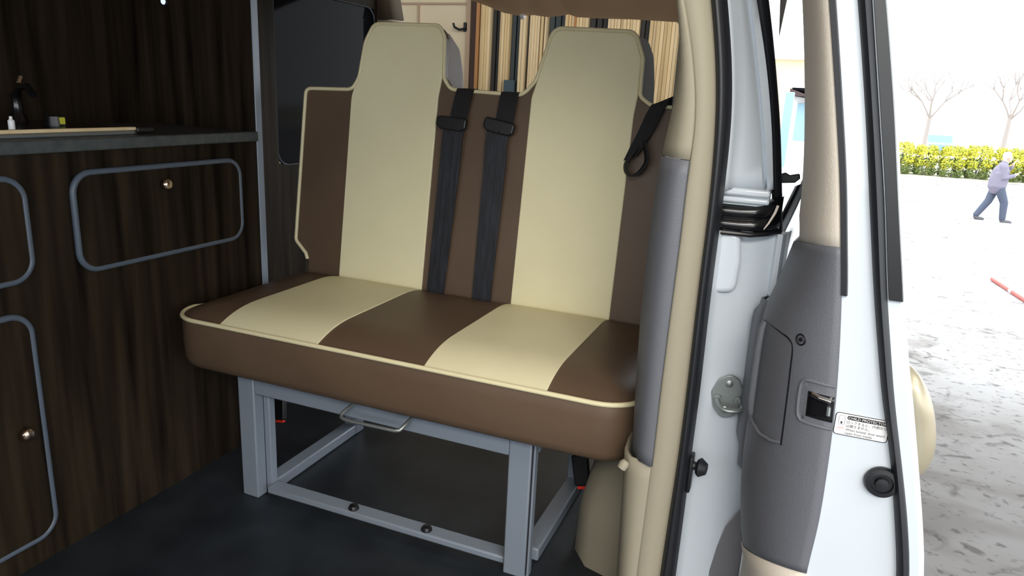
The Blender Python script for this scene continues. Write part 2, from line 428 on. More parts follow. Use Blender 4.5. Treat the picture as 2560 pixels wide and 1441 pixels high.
# front and right-hand shell, out of view
struct('wall_front', MB().box((-1.78, -1.33, -0.2), (-0.05, -1.3, 0.75)), 'beige_plastic')
struct('wall_cab', MB().box((-0.12, -1.3, -0.3), (-0.02, -0.25, 0.75)), 'white_paint')
struct('wall_right', MB().box((-0.10, 1.30, -0.35), (-0.055, 2.85, 0.79)), 'white_paint', 'rear quarter panel of the van')
struct('window_2', MB().box((-0.235, 1.34, 0.80), (-0.23, 2.8, 1.36)), 'clear_glass')
# rear header of the tailgate opening
HD = [(-2.0, 1.40), (-1.48, 1.374), (-1.33, 1.356), (-1.26, 1.335), (-1.19, 1.311), (-1.12, 1.300), (-1.06, 1.303), (-1.0, 1.296), (-0.955, 1.301), (-0.92, 1.307), (-0.885, 1.297), (-0.78, 1.293), (-0.66, 1.291), (-0.50, 1.283), (-0.2, 1.275)]
HD = [(-1.42, 1.40)] + HD[2:]
hs = []
for i in range(len(HD) - 1):
    for t in (0, 0.34, 0.67): hs.append((HD[i][0] + (HD[i + 1][0] - HD[i][0]) * t, HD[i][1] + (HD[i + 1][1] - HD[i][1]) * t))
hs.append(HD[-1])
prof = [(2.60, 1.44, 0), (2.68, 0.06, 1), (2.76, 0.028, 1), (2.795, 0.010, 1), (2.80, 0.0, 1), (2.81, 0.004, 1), (2.83, 0.03, 1), (2.84, 0.10, 1)]
rows = [[(x, y, (h if not rel else min(z + h, 1.46))) for x, z in hs] for y, h, rel in prof]
hd = struct('trim_1', MB().loft(rows), 'headliner', 'brown fabric-covered header above the tailgate opening', solid=0.004)
for px, pz in ((-1.105, 1.298), (-0.49, 1.287)):
    obj('clip', MB().lathe([(0.0, -0.006), (0.010, -0.006), (0.012, 0.0), (0.008, 0.012), (0.0, 0.014)], (px, 2.79, pz), (0.1, -1, 0), 12), 'sticker_white', hd)
struct('trim_2', MB().loft([[(-1.75, 2.76, 1.275), (-1.69, 2.78, 1.278), (-1.675, 2.84, 1.280)], [(-1.75, 2.76, 1.40), (-1.715, 2.78, 1.40), (-1.70, 2.84, 1.40)]]), 'pillar_brown', 'brown upper rear pillar trim', solid=0.01)
struct('trim_3', MB().loft([[(-1.75, 2.765, z), (-1.69, 2.785, z), (-1.665, 2.85, z)] for z in (-0.03, 0.6, 1.0, 1.276)]), 'taupe_plastic', 'pale lower rear pillar trim', solid=0.01)
struct('trim_4', MB().box((-1.72, 2.80, -0.05), (-0.12, 2.85, 0.10)), 'black_plastic', 'tailgate sill', bevel=0.01)

# ---- pillar between the bench and the door opening
zs = rng(-0.05, 1.40, 60)
def pil(z, t):
    # t 0..1 : rear edge -> inner silhouette -> crease
    xs, xc = sm(PIL_SIL, z, 0.05), sm(PIL_CREASE, z, 0.05)
    pts = [(xs - 0.004, 1.42), (xs, 1.22), (xs + 0.010, 1.165), (xs + (xc - xs) * 0.55, 1.132), (xc, 1.12)]
    return pts
def pil_rows(z0, z1, n, off=0.0):
    rows = []
    for z in rng(z0, z1, n):
        rows.append([(x, y - off, z) for x, y in pil(z, 0)])
    return rows
struct('trim_5', MB().loft(pil_rows(0.918, 1.39, 24)), 'beige_plastic', 'beige upper pillar trim right of the bench', solid=-0.006, angle=60)
struct('trim_6', MB().loft(pil_rows(0.405, 0.917, 24, 0.003)), 'grey_plastic', 'dark grey pillar pad right of the bench', solid=-0.006, angle=60)
fl = []
for z in rng(-0.1, 1.39, 60):
    xc, xw = sm(PIL_CREASE, z, 0.05), sm(WS_L, z, 0.05) + 0.004
    if z < 0.41: xc = -0.168 - (0.41 - z) * 0.02
    fl.append([(xc - 0.012, 1.136, z), (xc - 0.002, 1.1215, z), (xc + 0.003, 1.119, z), (xc + (xw - xc) * 0.5, 1.120, z), (xw, 1.137, z), (xw + 0.004, 1.17, z)])
struct('trim_7', MB().loft(fl), 'beige_plastic', 'beige flange of the pillar beside the black door seal', solid=-0.004, angle=60)
lo = []
for z in rng(-0.1, 0.405, 16):
    xs = -0.219 + (0.40 - z) * 0.035 * 0.9; xc = -0.168 - (0.41 - z) * 0.02
    lo.append([(xs - 0.006, 1.40, z), (xs - 0.004, 1.20, z), (xs, 1.16, z), (xs + 0.014, 1.135, z), (xc, 1.125, z)])
struct('trim_8', MB().loft(lo), 'beige_plastic', 'beige lower pillar trim above the floor', solid=-0.005, angle=60)
o = obj('trim_clip', MB().lathe([(0.0, 0), (0.006, 0), (0.009, 0.006), (0.008, 0.016), (0.0, 0.019)], (-0.213, 1.128, 0.398), (-0.5, -0.4, -1.0), 14), 'beige_plastic')
tag(o, 'small beige clip at the foot of the grey pillar pad', 'clip')
# wheel-arch trim behind the pillar foot
wa = []
for z in rng(-0.02, 0.34, 16):
    t = max(0.0, (z - 0.10) / 0.24); c = t * t
    xl = -0.372 + 0.012 * (z / 0.3) + 0.085 * c
    yf = 1.36 + 0.22 * c
    wa.append([(xl, 2.2, z), (xl - 0.0, yf + 0.14, z), (xl + 0.012, yf + 0.05, z), (xl + 0.05, yf, z), (xl + 0.10, yf - 0.015, z), (-0.15, yf - 0.02, z)])
struct('trim_9', MB().loft(wa), 'beige_plastic', 'beige wheel-arch trim beside the right seat frame rail', solid=-0.005, angle=60)
struct('trim_10', MB().box((-0.36, 1.58, 0.22), (-0.13, 2.2, 0.345)), 'grey_plastic', 'dark shelf over the wheel arch', bevel=0.03, seg=4)

# ---- black door seal
pts = []
for z in rng(-0.1, 1.39, 70):
    a, b = sm(WS_L, z, 0.05), sm(WS_R, z, 0.05)
    pts.append([(a - 0.001, 1.155, z), (a + 0.002, 1.135, z), (a + (b - a) * 0.35, 1.124, z), (a + (b - a) * 0.62, 1.124, z), (b - 0.002, 1.136, z), (b + 0.002, 1.16, z)])
struct('trim_11', MB().loft(pts, True, True), 'black_rubber', 'black rubber seal round the door opening', angle=70)

# ---- white door jamb of the body
jb = []
for z in rng(-0.15, 0.805, 34):
    a = sm(WS_R, z, 0.05) - 0.004
    jb.append([(a, 1.150, z), (a + 0.004, 1.185, z), (a + 0.014, 1.206, z), (a + 0.05, 1.222, z), (-0.022, 1.240, z), (-0.006, 1.250, z), (-0.002, 1.30, z)])
jamb = struct('wall_jamb', MB().loft(jb), 'white_paint', 'white painted door jamb of the van body', solid=-0.004, angle=50)
# raised pressing at the top of the jamb
obj('pressing', MB().prism(fillet([(-0.128, 0.803), (-0.080, 0.803), (-0.074, 0.755), (-0.076, 0.704), (-0.128, 0.696)], [0, 0.012, 0.02, 0.018, 0], 5), (0, 1.214, 0), (1, 0, 0), (0, 0, 1), (0, -1, 0), 0.018), 'white_paint', jamb, bevel=0.008, seg=3)
obj('flange', MB().loft([[(-0.030, 1.246, z), (-0.024, 1.226, z), (-0.016, 1.226, z), (-0.010, 1.25, z)] for z in (0.700, 0.715, 0.76, 0.803)], False), 'white_paint', jamb)
# lower grey field of the jamb, rising towards the outer edge
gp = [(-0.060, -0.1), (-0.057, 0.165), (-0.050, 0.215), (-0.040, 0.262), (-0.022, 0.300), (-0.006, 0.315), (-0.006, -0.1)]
obj('lower_field', MB().prism(fillet(gp, 0.02, 4), (0, 1.2265, 0), (1, 0, 0), (0.0, 0.0, 1), (0, -1, 0), 0.004), 'jamb_grey', jamb, bevel=0.0015)
# pillar of the body above the belt line
uj = []
for z in rng(0.872, 1.39, 24):
    a = sm(WS_R, z, 0.05) - 0.004; g = sm(JGROOVE, z); s = sm(JS_L, z)
    uj.append([(a, 1.150, z), (a + 0.006, 1.19, z), (a + 0.018, 1.206, z), (g - 0.006, 1.226, z), (g, 1.240, z), (g + 0.004, 1.234, z), (s + 0.001, 1.240, z), (s + 0.003, 1.28, z)])
obj('window_pillar', MB().loft(uj), 'white_paint', jamb, solid=-0.003, angle=35)
st = []
for z in rng(0.80, 1.39, 24):
    l, r = sm(JS_L, z) + 0.0, sm(JS_R, z)
    st.append([(l, 1.262, z), (l + 0.001, 1.246, z), ((l + r) / 2, 1.240, z), (r - 0.002, 1.246, z), (r, 1.262, z), (r - 0.004, 1.285, z)])
obj('pillar_moulding', MB().loft(st, True, True), 'black_rubber', jamb, angle=60)
# belt-line ledges
for z0, z1, y0, mk in ((0.862, 0.874, 1.196, 'white_paint'), (0.850, 0.860, 1.200, 'white_paint')):
    obj('ledge', MB().box((-0.125, y0, z0), (-0.043, 1.25, z1)), mk, jamb, bevel=0.004, seg=3)
obj('ledge_gap', MB().box((-0.125, 1.206, 0.8595), (-0.044, 1.25, 0.8625)), 'zinc', jamb, smooth=False)
bmp = [(0.035, .803), (0.002, .805), (-0.004, .810), (-0.005, .818), (0.0, .8235), (0.003, .826), (-0.002, .830), (-0.003, .838), (0.002, .845), (0.035, .848)]
bms = [(-0.127, 1.196, 0.0, 1.0), (-0.085, 1.197, 0.0, 1.0), (-0.062, 1.199, 0.001, 1.0), (-0.048, 1.205, 0.005, 1.0), (-0.038, 1.214, 0.011, 1.0), (-0.030, 1.226, 0.018, 0.95), (-0.024, 1.240, 0.022, 0.9)]
obj('belt_moulding', MB().loft([[(x, y + dy, 0.803 + (z - 0.803) * k + dz * (z - 0.80) / 0.045) for dy, z in bmp] for x, y, dz, k in bms], True, True), 'black_gloss', jamb, angle=50)
obj('pale_gap', MB().box((-0.127, 1.206, 0.8465), (-0.050, 1.25, 0.8505)), 'pale_glass', jamb, smooth=False)
obj('slash_trim', MB().tube([(-0.046, 1.203, 0.812), (-0.040, 1.205, 0.822), (-0.033, 1.211, 0.838), (-0.030, 1.216, 0.850)], [0.001, 0.0016, 0.0022, 0.0022], 8), 'taupe_plastic', jamb)
obj('belt_lip', MB().tube([(-0.127, 1.190, 0.8025), (-0.065, 1.194, 0.802), (-0.040, 1.212, 0.804), (-0.022, 1.240, 0.806)], 0.0042, 8), 'black_plastic', jamb)
obj('belt_chrome', MB().ribbon([(-0.034, 1.262, 0.788), (-0.020, 1.33, 0.826), (-0.006, 1.40, 0.868)], (0.4, 1, 0.2), 0.016, 0.005), 'chrome', jamb)
obj('belt_rail', MB().tube([(-0.028, 1.27, 0.775), (-0.008, 1.38, 0.83), (0.004, 1.44, 0.870)], 0.006, 8), 'white_paint', jamb)
obj('belt_bracket', MB().prism(fillet([(-0.050, 0.868), (-0.012, 0.872), (-0.004, 0.880), (-0.006, 0.889), (-0.022, 0.885), (-0.030, 0.889), (-0.046, 0.882)], 0.003), (0, 1.40, 0), (1, 0, 0), (0, 0, 1), (0, -1, 0), 0.012), 'black_plastic', jamb, bevel=0.002)

# striker on the jamb
sk = thing('door_striker', 'zinc door striker bolted to the white door jamb', 'striker', (-0.066, 1.212, 0.515))
SU, SV, SW = Vector((0.985, 0.17, 0)), Vector((0, 0, 1)), Vector((0.17, -0.985, 0))
SO = Vector((-0.067, 1.214, 0.517))
pl = fillet([(-0.028, 0.006), (-0.018, 0.030), (0.000, 0.041), (0.016, 0.034), (0.027, 0.010), (0.027, -0.012), (0.013, -0.036), (-0.006, -0.041), (-0.022, -0.022)], 0.014, 4)
obj('plate', MB().prism(pl, SO, SU, SV, SW, 0.005), 'zinc', sk, bevel=0.0015)
lp = [(-0.017, -0.004, 0.003), (-0.016, -0.008, 0.020), (-0.010, -0.013, 0.031), (0.0, -0.014, 0.034), (0.014, -0.013, 0.034), (0.023, -0.010, 0.030), (0.024, -0.006, 0.018), (0.017, -0.002, 0.003)]
obj('loop', MB().tube([SO + SU * a + SV * b + SW * c for a, b, c in lp], 0.0042, 10), 'zinc', sk)
for a, b in ((0.0, 0.024), (-0.002, -0.024)):
    obj('bolt', MB().lathe([(0.0, 0.004), (0.0065, 0.004), (0.0065, 0.0065), (0.004, 0.008), (0.0, 0.008)], SO + SU * a + SV * b, SW, 12), 'zinc', sk)
for a in (-0.017, 0.017):
    obj('collar', MB().lathe([(0.0, 0.004), (0.0075, 0.004), (0.006, 0.008), (0.0, 0.008)], SO + SU * a + SV * -0.003, SW, 14), 'zinc', sk)
# black rubber stop
sp = thing('rubber_stop', 'black rubber stop on the edge of the white jamb beside the door seal', 'rubber stop', (-0.112, 1.17, 0.385))
obj('base', MB().box((-0.1105, 1.148, 0.352), (-0.104, 1.176, 0.420)), 'black_rubber', sp, bevel=0.003)
obj('stud', MB().lathe([(0.0, 0.0), (0.008, 0.0), (0.007, 0.006), (0.013, 0.008), (0.017, 0.013), (0.010, 0.024), (0.0, 0.025)], (-0.105, 1.158, 0.402), (1, -0.15, 0), 12), 'black_rubber', sp)

# ------------------------------------------------------------------ sliding door, pushed back along the body
door = thing('sliding_door', 'white sliding door slid open, with grey and beige inner trim and black edge seal', 'door', (0.1, 1.0, -0.25))
def dsec(z, yb):
    tr, ou = sm(TRIM_R, z), sm(OUTER, z)
    ix = tr + 0.035
    return [(tr - 0.006, 1.012, z), (tr - 0.002, 1.0, z), (ou - 0.008, 1.0, z), (ou - 0.001, 1.006, z), (ou + 0.003, 1.05, z), (ou + 0.004, yb, z), (ix, yb, z), (ix, 1.2, z), (tr + 0.01, 1.06, z)]
obj('door_shell', MB().loft([dsec(z, 1.95) for z in rng(-0.25, 0.779, 30)], True, True), 'white_paint', door, angle=35)
wf = obj('window_frame', MB().loft([dsec(z, 1.12)[:4] + [(sm(OUTER, z) + 0.002, 1.10, z), (sm(TRIM_R, z) + 0.02, 1.10, z)] for z in rng(0.779, 1.36, 20)], True, True), 'white_paint', door, angle=35)
obj('rear_post', MB().loft([[(sm(OUTER, z) - 0.035, 1.87, z), (sm(OUTER, z), 1.87, z), (sm(OUTER, z), 1.95, z), (sm(OUTER, z) - 0.035, 1.95, z)] for z in rng(0.779, 1.36, 8)], True, True), 'white_paint', wf)
obj('top_rail', MB().box((-0.03, 1.0, 1.35), (0.025, 1.95, 1.40)), 'white_paint', wf, bevel=0.008)
obj('door_glass', MB().loft([[(sm(OUTER, z) - 0.014, 1.09, z), (sm(OUTER, z) - 0.010, 1.09, z), (sm(OUTER, z) - 0.010, 1.88, z), (sm(OUTER, z) - 0.014, 1.88, z)] for z in rng(0.775, 1.36, 8)], True, True), 'privacy_glass', door)
# edge seal
rows = []
for z in rng(-0.2, 1.34, 60):
    a, b = sm(SEAL_L, z), sm(SEAL_R, z)
    rows.append([(a, 1.002, z), (a + 0.002, 0.990, z), (a + (b - a) * 0.45, 0.9855, z), (b - 0.003, 0.990, z), (b, 1.002, z)])
obj('edge_seal', MB().loft(rows, True, True), 'black_rubber', door, angle=70)
rows = []
for z in rng(0.772, 1.34, 30):
    b, c = sm(SEAL_R, z), sm(OUTER, z)
    rows.append([(b + 0.0005, 1.003, z), (b + 0.001, 0.994, z), (c - 0.006, 0.994, z), (c - 0.004, 1.002, z)])
obj('window_moulding', MB().loft(rows, True, True), 'black_plastic', door, angle=30)
rows = []
for z in rng(0.770, 1.34, 30):
    tr = sm(TRIM_R, z)
    rows.append([(tr - 0.001, 1.004, z), (tr, 0.994, z), (tr + 0.0065, 0.993, z), (tr + 0.0085, 1.001, z)])
obj('trim_gap_seal', MB().loft(rows, True, True), 'black_rubber', door, angle=50)

# inner trim: a quarter-round surface from the white edge back to the inner outline
def S(a, z, off=0.0, upper=False):
    xl = sm(GARNISH_L, z) if upper else sm(PANEL_L, z, 0.02)
    xr = sm(TRIM_R, z) + 0.001
    if upper: xl += 0.006 * max(0.0, min(1.0, (0.85 - z) / 0.04))
    c, s = math.cos(a), math.sin(a)
    p = Vector((xr - (xr - xl) * c, 1.15 - 0.152 * s, z))
    if off:
        n = Vector((-c / max(xr - xl, 0.02), -s / 0.152, 0)).normalized(); p += n * off
    return p
AA = [R_(a) for a in (0, 5, 11, 18, 26, 35, 45, 55, 65, 75, 83, 90)]
rows = []
for k in rng(0, 1, 26):
    row = [Vector((sm(GARNISH_L, 0.808 + 0.55 * k) + 0.02, 1.20, 0.808 + 0.55 * k))]
    for a in AA:
        t = math.sin(a); zb = 0.802 + 0.025 * t
        row.append(S(a, zb + (1.36 - zb) * k, -0.0020, True))
    rows.append(row)
obj('window_garnish', MB().loft(rows), 'taupe_plastic', door, solid=-0.003, angle=60)
rows = []
for k in rng(0, 1, 44):
    row = []
    z_ = 0.290 + (0.808 - 0.290) * k
    row.append(S(0, z_) + Vector((0.008, 0.06, 0)))
    for a in AA:
        t = math.sin(a); zb = 0.290 + 0.068 * t; zt = 0.807 + 0.025 * t
        row.append(S(a, zb + (zt - zb) * k))
    rows.append(row)
panel = obj('trim_panel', MB().loft(rows), 'grey_plastic', door, solid=-0.003, angle=60)
rows = []
for k in rng(0, 1, 16):
    row = []
    z_ = -0.10 + 0.388 * k
    for a in AA:
        t = math.sin(a); zt = 0.288 + 0.068 * t; z = -0.10 + (zt + 0.10) * k
        row.append(S(a, z, 0.004 * (1 - k) + 0.002) + Vector((-0.006 * (1 - t), 0, 0)))
    rows.append(row)
obj('lower_trim', MB().loft(rows), 'taupe_plastic', door, solid=-0.003, angle=60)
obj('panel_edge', MB().loft([[(sm(PANEL_L, z, .02) - 0.017 * min(1, (z - 0.40) / 0.06, (0.708 - z) / 0.03), 1.200, z), (sm(PANEL_L, z, .02) - 0.010, 1.185, z), (sm(PANEL_L, z, .02) + 0.003, 1.158, z)] for z in rng(0.41, 0.705, 24)]), 'grey_plastic', door, solid=-0.003)
def patch(a0, a1, z0, z1, off, na=8, nz=10, rad=0.0):
    rows = []
    for i, z in enumerate(rng(z0, z1, nz)):
        row = []
        for a in rng(R_(a0), R_(a1), na): row.append(S(a, z, off))
        rows.append(row)
    return MB().loft(rows)
# moulded pull handle
def crv(P, n=4):
    # smooth curve through 2D points
    out = []
    for i in range(len(P) - 1):
        q = [P[max(0, i - 1)], P[i], P[i + 1], P[min(len(P) - 1, i + 2)]]
        for k in range(n):
            u = k / n
            out.append(tuple(0.5 * (2 * q[1][j] + (q[2][j] - q[0][j]) * u + (2 * q[0][j] - 5 * q[1][j] + 4 * q[2][j] - q[3][j]) * u * u + (3 * q[1][j] - q[0][j] - 3 * q[2][j] + q[3][j]) * u ** 3) for j in range(2)))
    out.append(P[-1]); return out
ph = obj('pull_handle', patch(12, 56, 0.538, 0.690, 0.0015, 12, 14), 'dark_plastic', door, solid=-0.003)
gr = [S(R_(18), z, o) for z, o in ((0.690, 0.001), (0.680, 0.004), (0.650, 0.005), (0.60, 0.005), (0.565, 0.005), (0.550, 0.004), (0.538, 0.001))]
obj('grip', MB().tube(gr, 0.006, 12, False, 1.2), 'grey_plastic', ph)
rim = [S(R_(a), z, 0.0015) for a, z in crv([(13, 0.692), (30, 0.6935), (44, 0.6935), (52, 0.691), (56.5, 0.682), (57, 0.65), (57, 0.60), (57, 0.56), (57, 0.535)])]
obj('rim', MB().tube(rim, 0.0020, 8), 'black_plastic', ph)
obj('cup', patch(15, 56, 0.524, 0.5385, 0.001, 8, 4), 'black_plastic', ph, solid=-0.003)
obj('lower_lip', MB().tube([S(R_(14), 0.541, 0.003), S(R_(24), 0.534, 0.005), S(R_(38), 0.531, 0.006), S(R_(50), 0.534, 0.005), S(R_(56), 0.538, 0.002)], 0.0026, 8), 'grey_plastic', ph)
# moulded scoop lines below the handle
obj('map_pocket', patch(14, 24, 0.492, 0.516, 0.002, 5, 4), 'grey_plastic', door, solid=-0.004)
obj('crease', MB().tube([S(R_(a), z, -0.0012) for a, z in crv([(27, 0.514), (30, 0.495), (27, 0.475), (28, 0.452), (33, 0.432), (44, 0.424), (54, 0.423)])], 0.0032, 8), 'grey_plastic', door)
# screw cap
p = S(R_(62), 0.697, 0.001); n_ = (S(R_(62), 0.697, 0.01) - p).normalized()
sc_ = obj('screw_cap', MB().lathe([(0.0, 0.0), (0.0085, 0.0), (0.0085, 0.002), (0.0065, 0.003), (0.0058, 0.0012), (0.0, 0.0012)], p, n_, 20), 'black_plastic', door)
obj('screw_head', MB().lathe([(0.0, 0.001), (0.0035, 0.001), (0.003, 0.003), (0.0, 0.003)], p, n_, 12), 'dark_plastic', sc_)
# inside release lever in its recess
lv = obj('release_recess', patch(67, 89, 0.588, 0.642, 0.0025, 8, 8), 'grey_plastic', door, solid=-0.003)
obj('recess_well', patch(72, 89, 0.594, 0.630, 0.004, 6, 6), 'black_gloss', lv, solid=-0.002)
obj('release_lever', MB().tube([S(R_(75), 0.628, 0.005), S(R_(80), 0.627, 0.009), S(R_(87), 0.625, 0.009)], 0.0035, 10), 'chrome', lv)
obj('release_latch', MB().tube([S(R_(86), 0.616, 0.006), S(R_(86), 0.604, 0.007)], 0.0028, 8), 'zinc', lv)
rm = [S(R_(a), z, 0.0025) for a, z in crv([(89, 0.645), (73, 0.645), (68.5, 0.643), (66.3, 0.637), (65.6, 0.625), (65.5, 0.610), (66, 0.594), (67.5, 0.587), (71, 0.584), (89, 0.584)])]
obj('recess_rim', MB().tube(rm, 0.0025, 8), 'grey_plastic', lv)
# child-lock sticker on the white edge
stk = obj('sticker', MB().prism(rrect(0.0865, 0.1525, 0.5775, 0.6095, 0.0045), (0, 0.9995, 0), (1, 0, 0), (0, 0, 1), (0, -1, 0), 0.0006), 'sticker_white', door, smooth=False)
stk['label'] = 'child protector warning sticker with black border'
YT = 0.9986
bo = rrect(0.0869, 0.1521, 0.5779, 0.6091, 0.0042, 8)
obj('border', MB().tube([(x, YT + 0.0002, z) for x, z in bo], 0.0005, 4, True), 'ink_black', stk)
obj('banner', MB().prism(rrect(0.1010, 0.1500, 0.6010, 0.6066, 0.0026), (0, YT + 0.0003, 0), (1, 0, 0), (0, 0, 1), (0, -1, 0), 0.0003), 'ink_black', stk, smooth=False)
obj('pill', MB().tube([(x, YT + 0.0002, z) for x, z in rrect(0.0912, 0.0985, 0.5915, 0.6062, 0.0036, 6)], 0.0003, 4, True), 'ink_grey', stk)
obj('pill_mark', MB().box((0.0938, YT, 0.5935), (0.0958, YT + 0.0004, 0.5970)), 'ink_black', stk, smooth=False)
def text(body, x, z, size, mk, width=None, name='lettering', y=YT, parent=stk):
    cu = bpy.data.curves.new(name, 'FONT'); cu.body = body; cu.size = size
    o = bpy.data.objects.new(name, cu); COL.objects.link(o)
    bpy.context.view_layer.update()
    dg = bpy.context.evaluated_depsgraph_get()
    me = bpy.data.meshes.new_from_object(o.evaluated_get(dg))
    bpy.data.objects.remove(o); bpy.data.curves.remove(cu)
    if len(me.vertices) == 0: return None
    xs = [v.co.x for v in me.vertices]; w = max(xs) - min(xs); k = (width / w) if width else 1.0
    mn = min(xs)
    for v in me.vertices: v.co = Vector((x + (v.co.x - mn) * k, y, z + v.co.y))
    me.materials.clear()
    return obj(name, me, mk, parent, smooth=False)
text('CHILD PROTECTOR', 0.1024, 0.6022, 0.0050, 'sticker_white', 0.0465, y=YT - 0.0004)
text('\u30ed\u30c3\u30af\u3059\u308b\u3068\u3001\u5185\u5074\u304b\u3089', 0.1012, 0.5956, 0.0048, 'ink_black', 0.0485)
text('\u306f\u958b\u304d\u307e\u305b\u3093\u3002', 0.1012, 0.5902, 0.0048, 'ink_black', 0.0285)
text("When locked, door won't", 0.1012, 0.5850, 0.0046, 'ink_black', 0.0480)
text('open from inside', 0.1012, 0.5800, 0.0046, 'ink_black', 0.0330)
text('LOCK', 0.0905, 0.5865, 0.0040, 'ink_red', 0.0080)
# round rubber buffer on the door edge
bf = obj('rubber_buffer', MB().lathe([(0.0, 0.0), (0.021, 0.0), (0.022, 0.004), (0.020, 0.009), (0.014, 0.010), (0.013, 0.006), (0.009, 0.006), (0.008, 0.012), (0.0, 0.013)], (0.1555, 0.999, 0.523), (0, -1, 0), 28), 'black_rubber', door)
# outer pull handle
hp = [(0.172, 1.15, 0.640), (0.186, 1.13, 0.628), (0.200, 1.12, 0.602), (0.211, 1.12, 0.566), (0.216, 1.12, 0.532), (0.214, 1.125, 0.503), (0.207, 1.135, 0.486), (0.192, 1.15, 0.476)]
hsp = []
for i in range(len(hp) - 1):
    for t in (0, 0.25, 0.5, 0.75): hsp.append(tuple(sum(hp[max(0, min(len(hp) - 1, i + q))][k] * w for q, w in zip((-1, 0, 1, 2), (-0.5 * t + t * t - 0.5 * t ** 3, 1 - 2.5 * t * t + 1.5 * t ** 3, 0.5 * t + 2 * t * t - 1.5 * t ** 3, -0.5 * t * t + 0.5 * t ** 3))) for k in range(3)))
hsp.append(hp[-1])
oh = obj('outer_handle', MB().tube(hsp, [0.012 + 0.006 * math.sin(PI * i / (len(hsp) - 1)) for i in range(len(hsp))], 14), 'champagne_metal', door, angle=80)
oh['label'] = 'champagne metal outer door handle'
obj('handle_base', MB().loft([[(sm(OUTER, z) - 0.002, 1.13, z), (sm(OUTER, z) + 0.010, 1.135, z), (sm(OUTER, z) + 0.012, 1.22, z), (sm(OUTER, z) - 0.002, 1.22, z)] for z in (0.475, 0.50, 0.56, 0.60, 0.634)], True, True), 'champagne_metal', oh, bevel=0.003)

# ------------------------------------------------------------------ bench seat
bench = thing('bench_seat', 'two-person bench seat in brown and cream vinyl on a grey steel frame', 'seat', (-0.78, 1.45, 0))
CX0, CX1, CY0, CY1 = -1.335, -0.212, 1.198, 1.70
ST = ((-1.178, -0.911), (-0.652, -0.390))
def plan(ins, rf=0.085, n=8):
    a, b, c, d = CX0 + ins, CX1 - ins, CY0 + ins, CY1 - ins
    r = max(rf - ins, 0.02); rb = max(0.03 - ins, 0.008); out = []
    for cx, cy, rr, s in ((b - rb, d - rb, rb, 0), (a + rb, d - rb, rb, 90), (a + r, c + r, r, 180), (b - r, c + r, r, 270)):
        for k in range(n + 1):
            t = R_(s + 90 * k / n); out.append((cx + rr * math.cos(t), cy + rr * math.sin(t)))
    # points along the long front for smoothness
    return out
def edge_d(x, y):
    r = 0.085
    dx = min(x - CX0, CX1 - x); dy = y - CY0
    if y > 1.5: return max(0.0, min(dx, CY1 - y))
    if dx < r and dy < r: return max(0.0, r - math.hypot(r - dx, r - dy))
    return max(0.0, min(dx, dy))
def crown(d):
    t = min(d / 0.14, 1.0)
    return 0.460 + 0.029 * (1 - (1 - t) ** 2.4)
def topz(x, y):
    return crown(edge_d(x, y))
rows = []
for ins, z in ((0.06, 0.337), (0.03, 0.337), (0.014, 0.340), (0.005, 0.348), (0.0, 0.362), (-0.002, 0.40), (-0.002, 0.43), (0.0, 0.458)):
    rows.append([(x, y, z) for x, y in plan(ins)])
for ins in (0.002, 0.005, 0.009, 0.014, 0.02, 0.028, 0.037, 0.048, 0.06, 0.075, 0.09, 0.105, 0.12, 0.14, 0.16):
    rows.append([(x, y, crown(ins)) for x, y in plan(ins)])
cush = obj('seat_cushion', MB().loft(rows, True, True), 'brown_vinyl', bench, angle=50)
for a, b in ST:
    rows = []
    for j, y in enumerate([CY0 + 0.0005] + [CY0 + d for d in (0.003, 0.007, 0.012, 0.018, 0.026, 0.035, 0.046, 0.058, 0.072, 0.088, 0.105, 0.123, 0.14, 0.2, 0.28, 0.34, 0.36, 0.38, 0.40, 0.42, 0.44, 0.455, 0.468)]):
        rows.append([(x, y, topz(x, y) + 0.0022) for x in [a, a + 0.0012] + rng(a + 0.02, b - 0.02, 11) + [b - 0.0012, b]])
    p = obj('seat_panel', MB().loft(rows), 'cream_vinyl', cush, solid=0.004, angle=60)
    p['label'] = 'cream seat panel'
pp = plan(-0.001)
# piping runs round the left side, front and right side
seq = pp[9:]  # from back-left round the front to back-right
pts = [(CX0 + 0.002, CY1 - 0.03, 0.449), (CX0 + 0.001, 1.42, 0.450), (CX0, 1.32, 0.455)] + [(x, y, 0.461) for x, y in pp[18:36]] + [(CX1, 1.32, 0.459), (CX1, CY1 - 0.03, 0.455)]
obj('seat_piping', MB().tube(pts, 0.0052, 8), 'piping_vinyl', cush, angle=80)

# backrest in its own reclined frame
TH = R_(8); BO = Vector((0, 1.66, 0.47)); BU = Vector((1, 0, 0)); BV = Vector((0, math.sin(TH), math.cos(TH))); BN = Vector((0, -math.cos(TH), math.sin(TH)))
def bp(u, v, w=0.0): return BO + BU * u + BV * v + BN * w
OUT = [(-1.286, -0.02), (-1.290, 0.046), (-1.296, 0.060), (-1.334, 0.094), (-1.331, 0.524), (-1.178, 0.527), (-1.158, 0.56), (-1.146, 0.655), (-1.122, 0.703), (-0.925, 0.700), (-0.908, 0.672), (-0.900, 0.568), (-0.878, 0.540),
       (-0.676, 0.534), (-0.644, 0.572), (-0.612, 0.698), (-0.410, 0.692), (-0.384, 0.632), (-0.381, 0.545), (-0.352, 0.526), (-0.222, 0.522), (-0.226, -0.02)]
RAD = [0, 0.01, 0.01, 0.02, 0.018, 0.03, 0.06, 0.08, 0.03, 0.025, 0.02, 0.03, 0.03, 0.04, 0.05, 0.03, 0.03, 0.04, 0.02, 0.03, 0.03, 0]
out = fillet(OUT, RAD, 5)
back = obj('backrest', MB().prism(out, BO, BU, BV, -BN, 0.034), 'brown_vinyl', bench, bevel=0.006, seg=3)
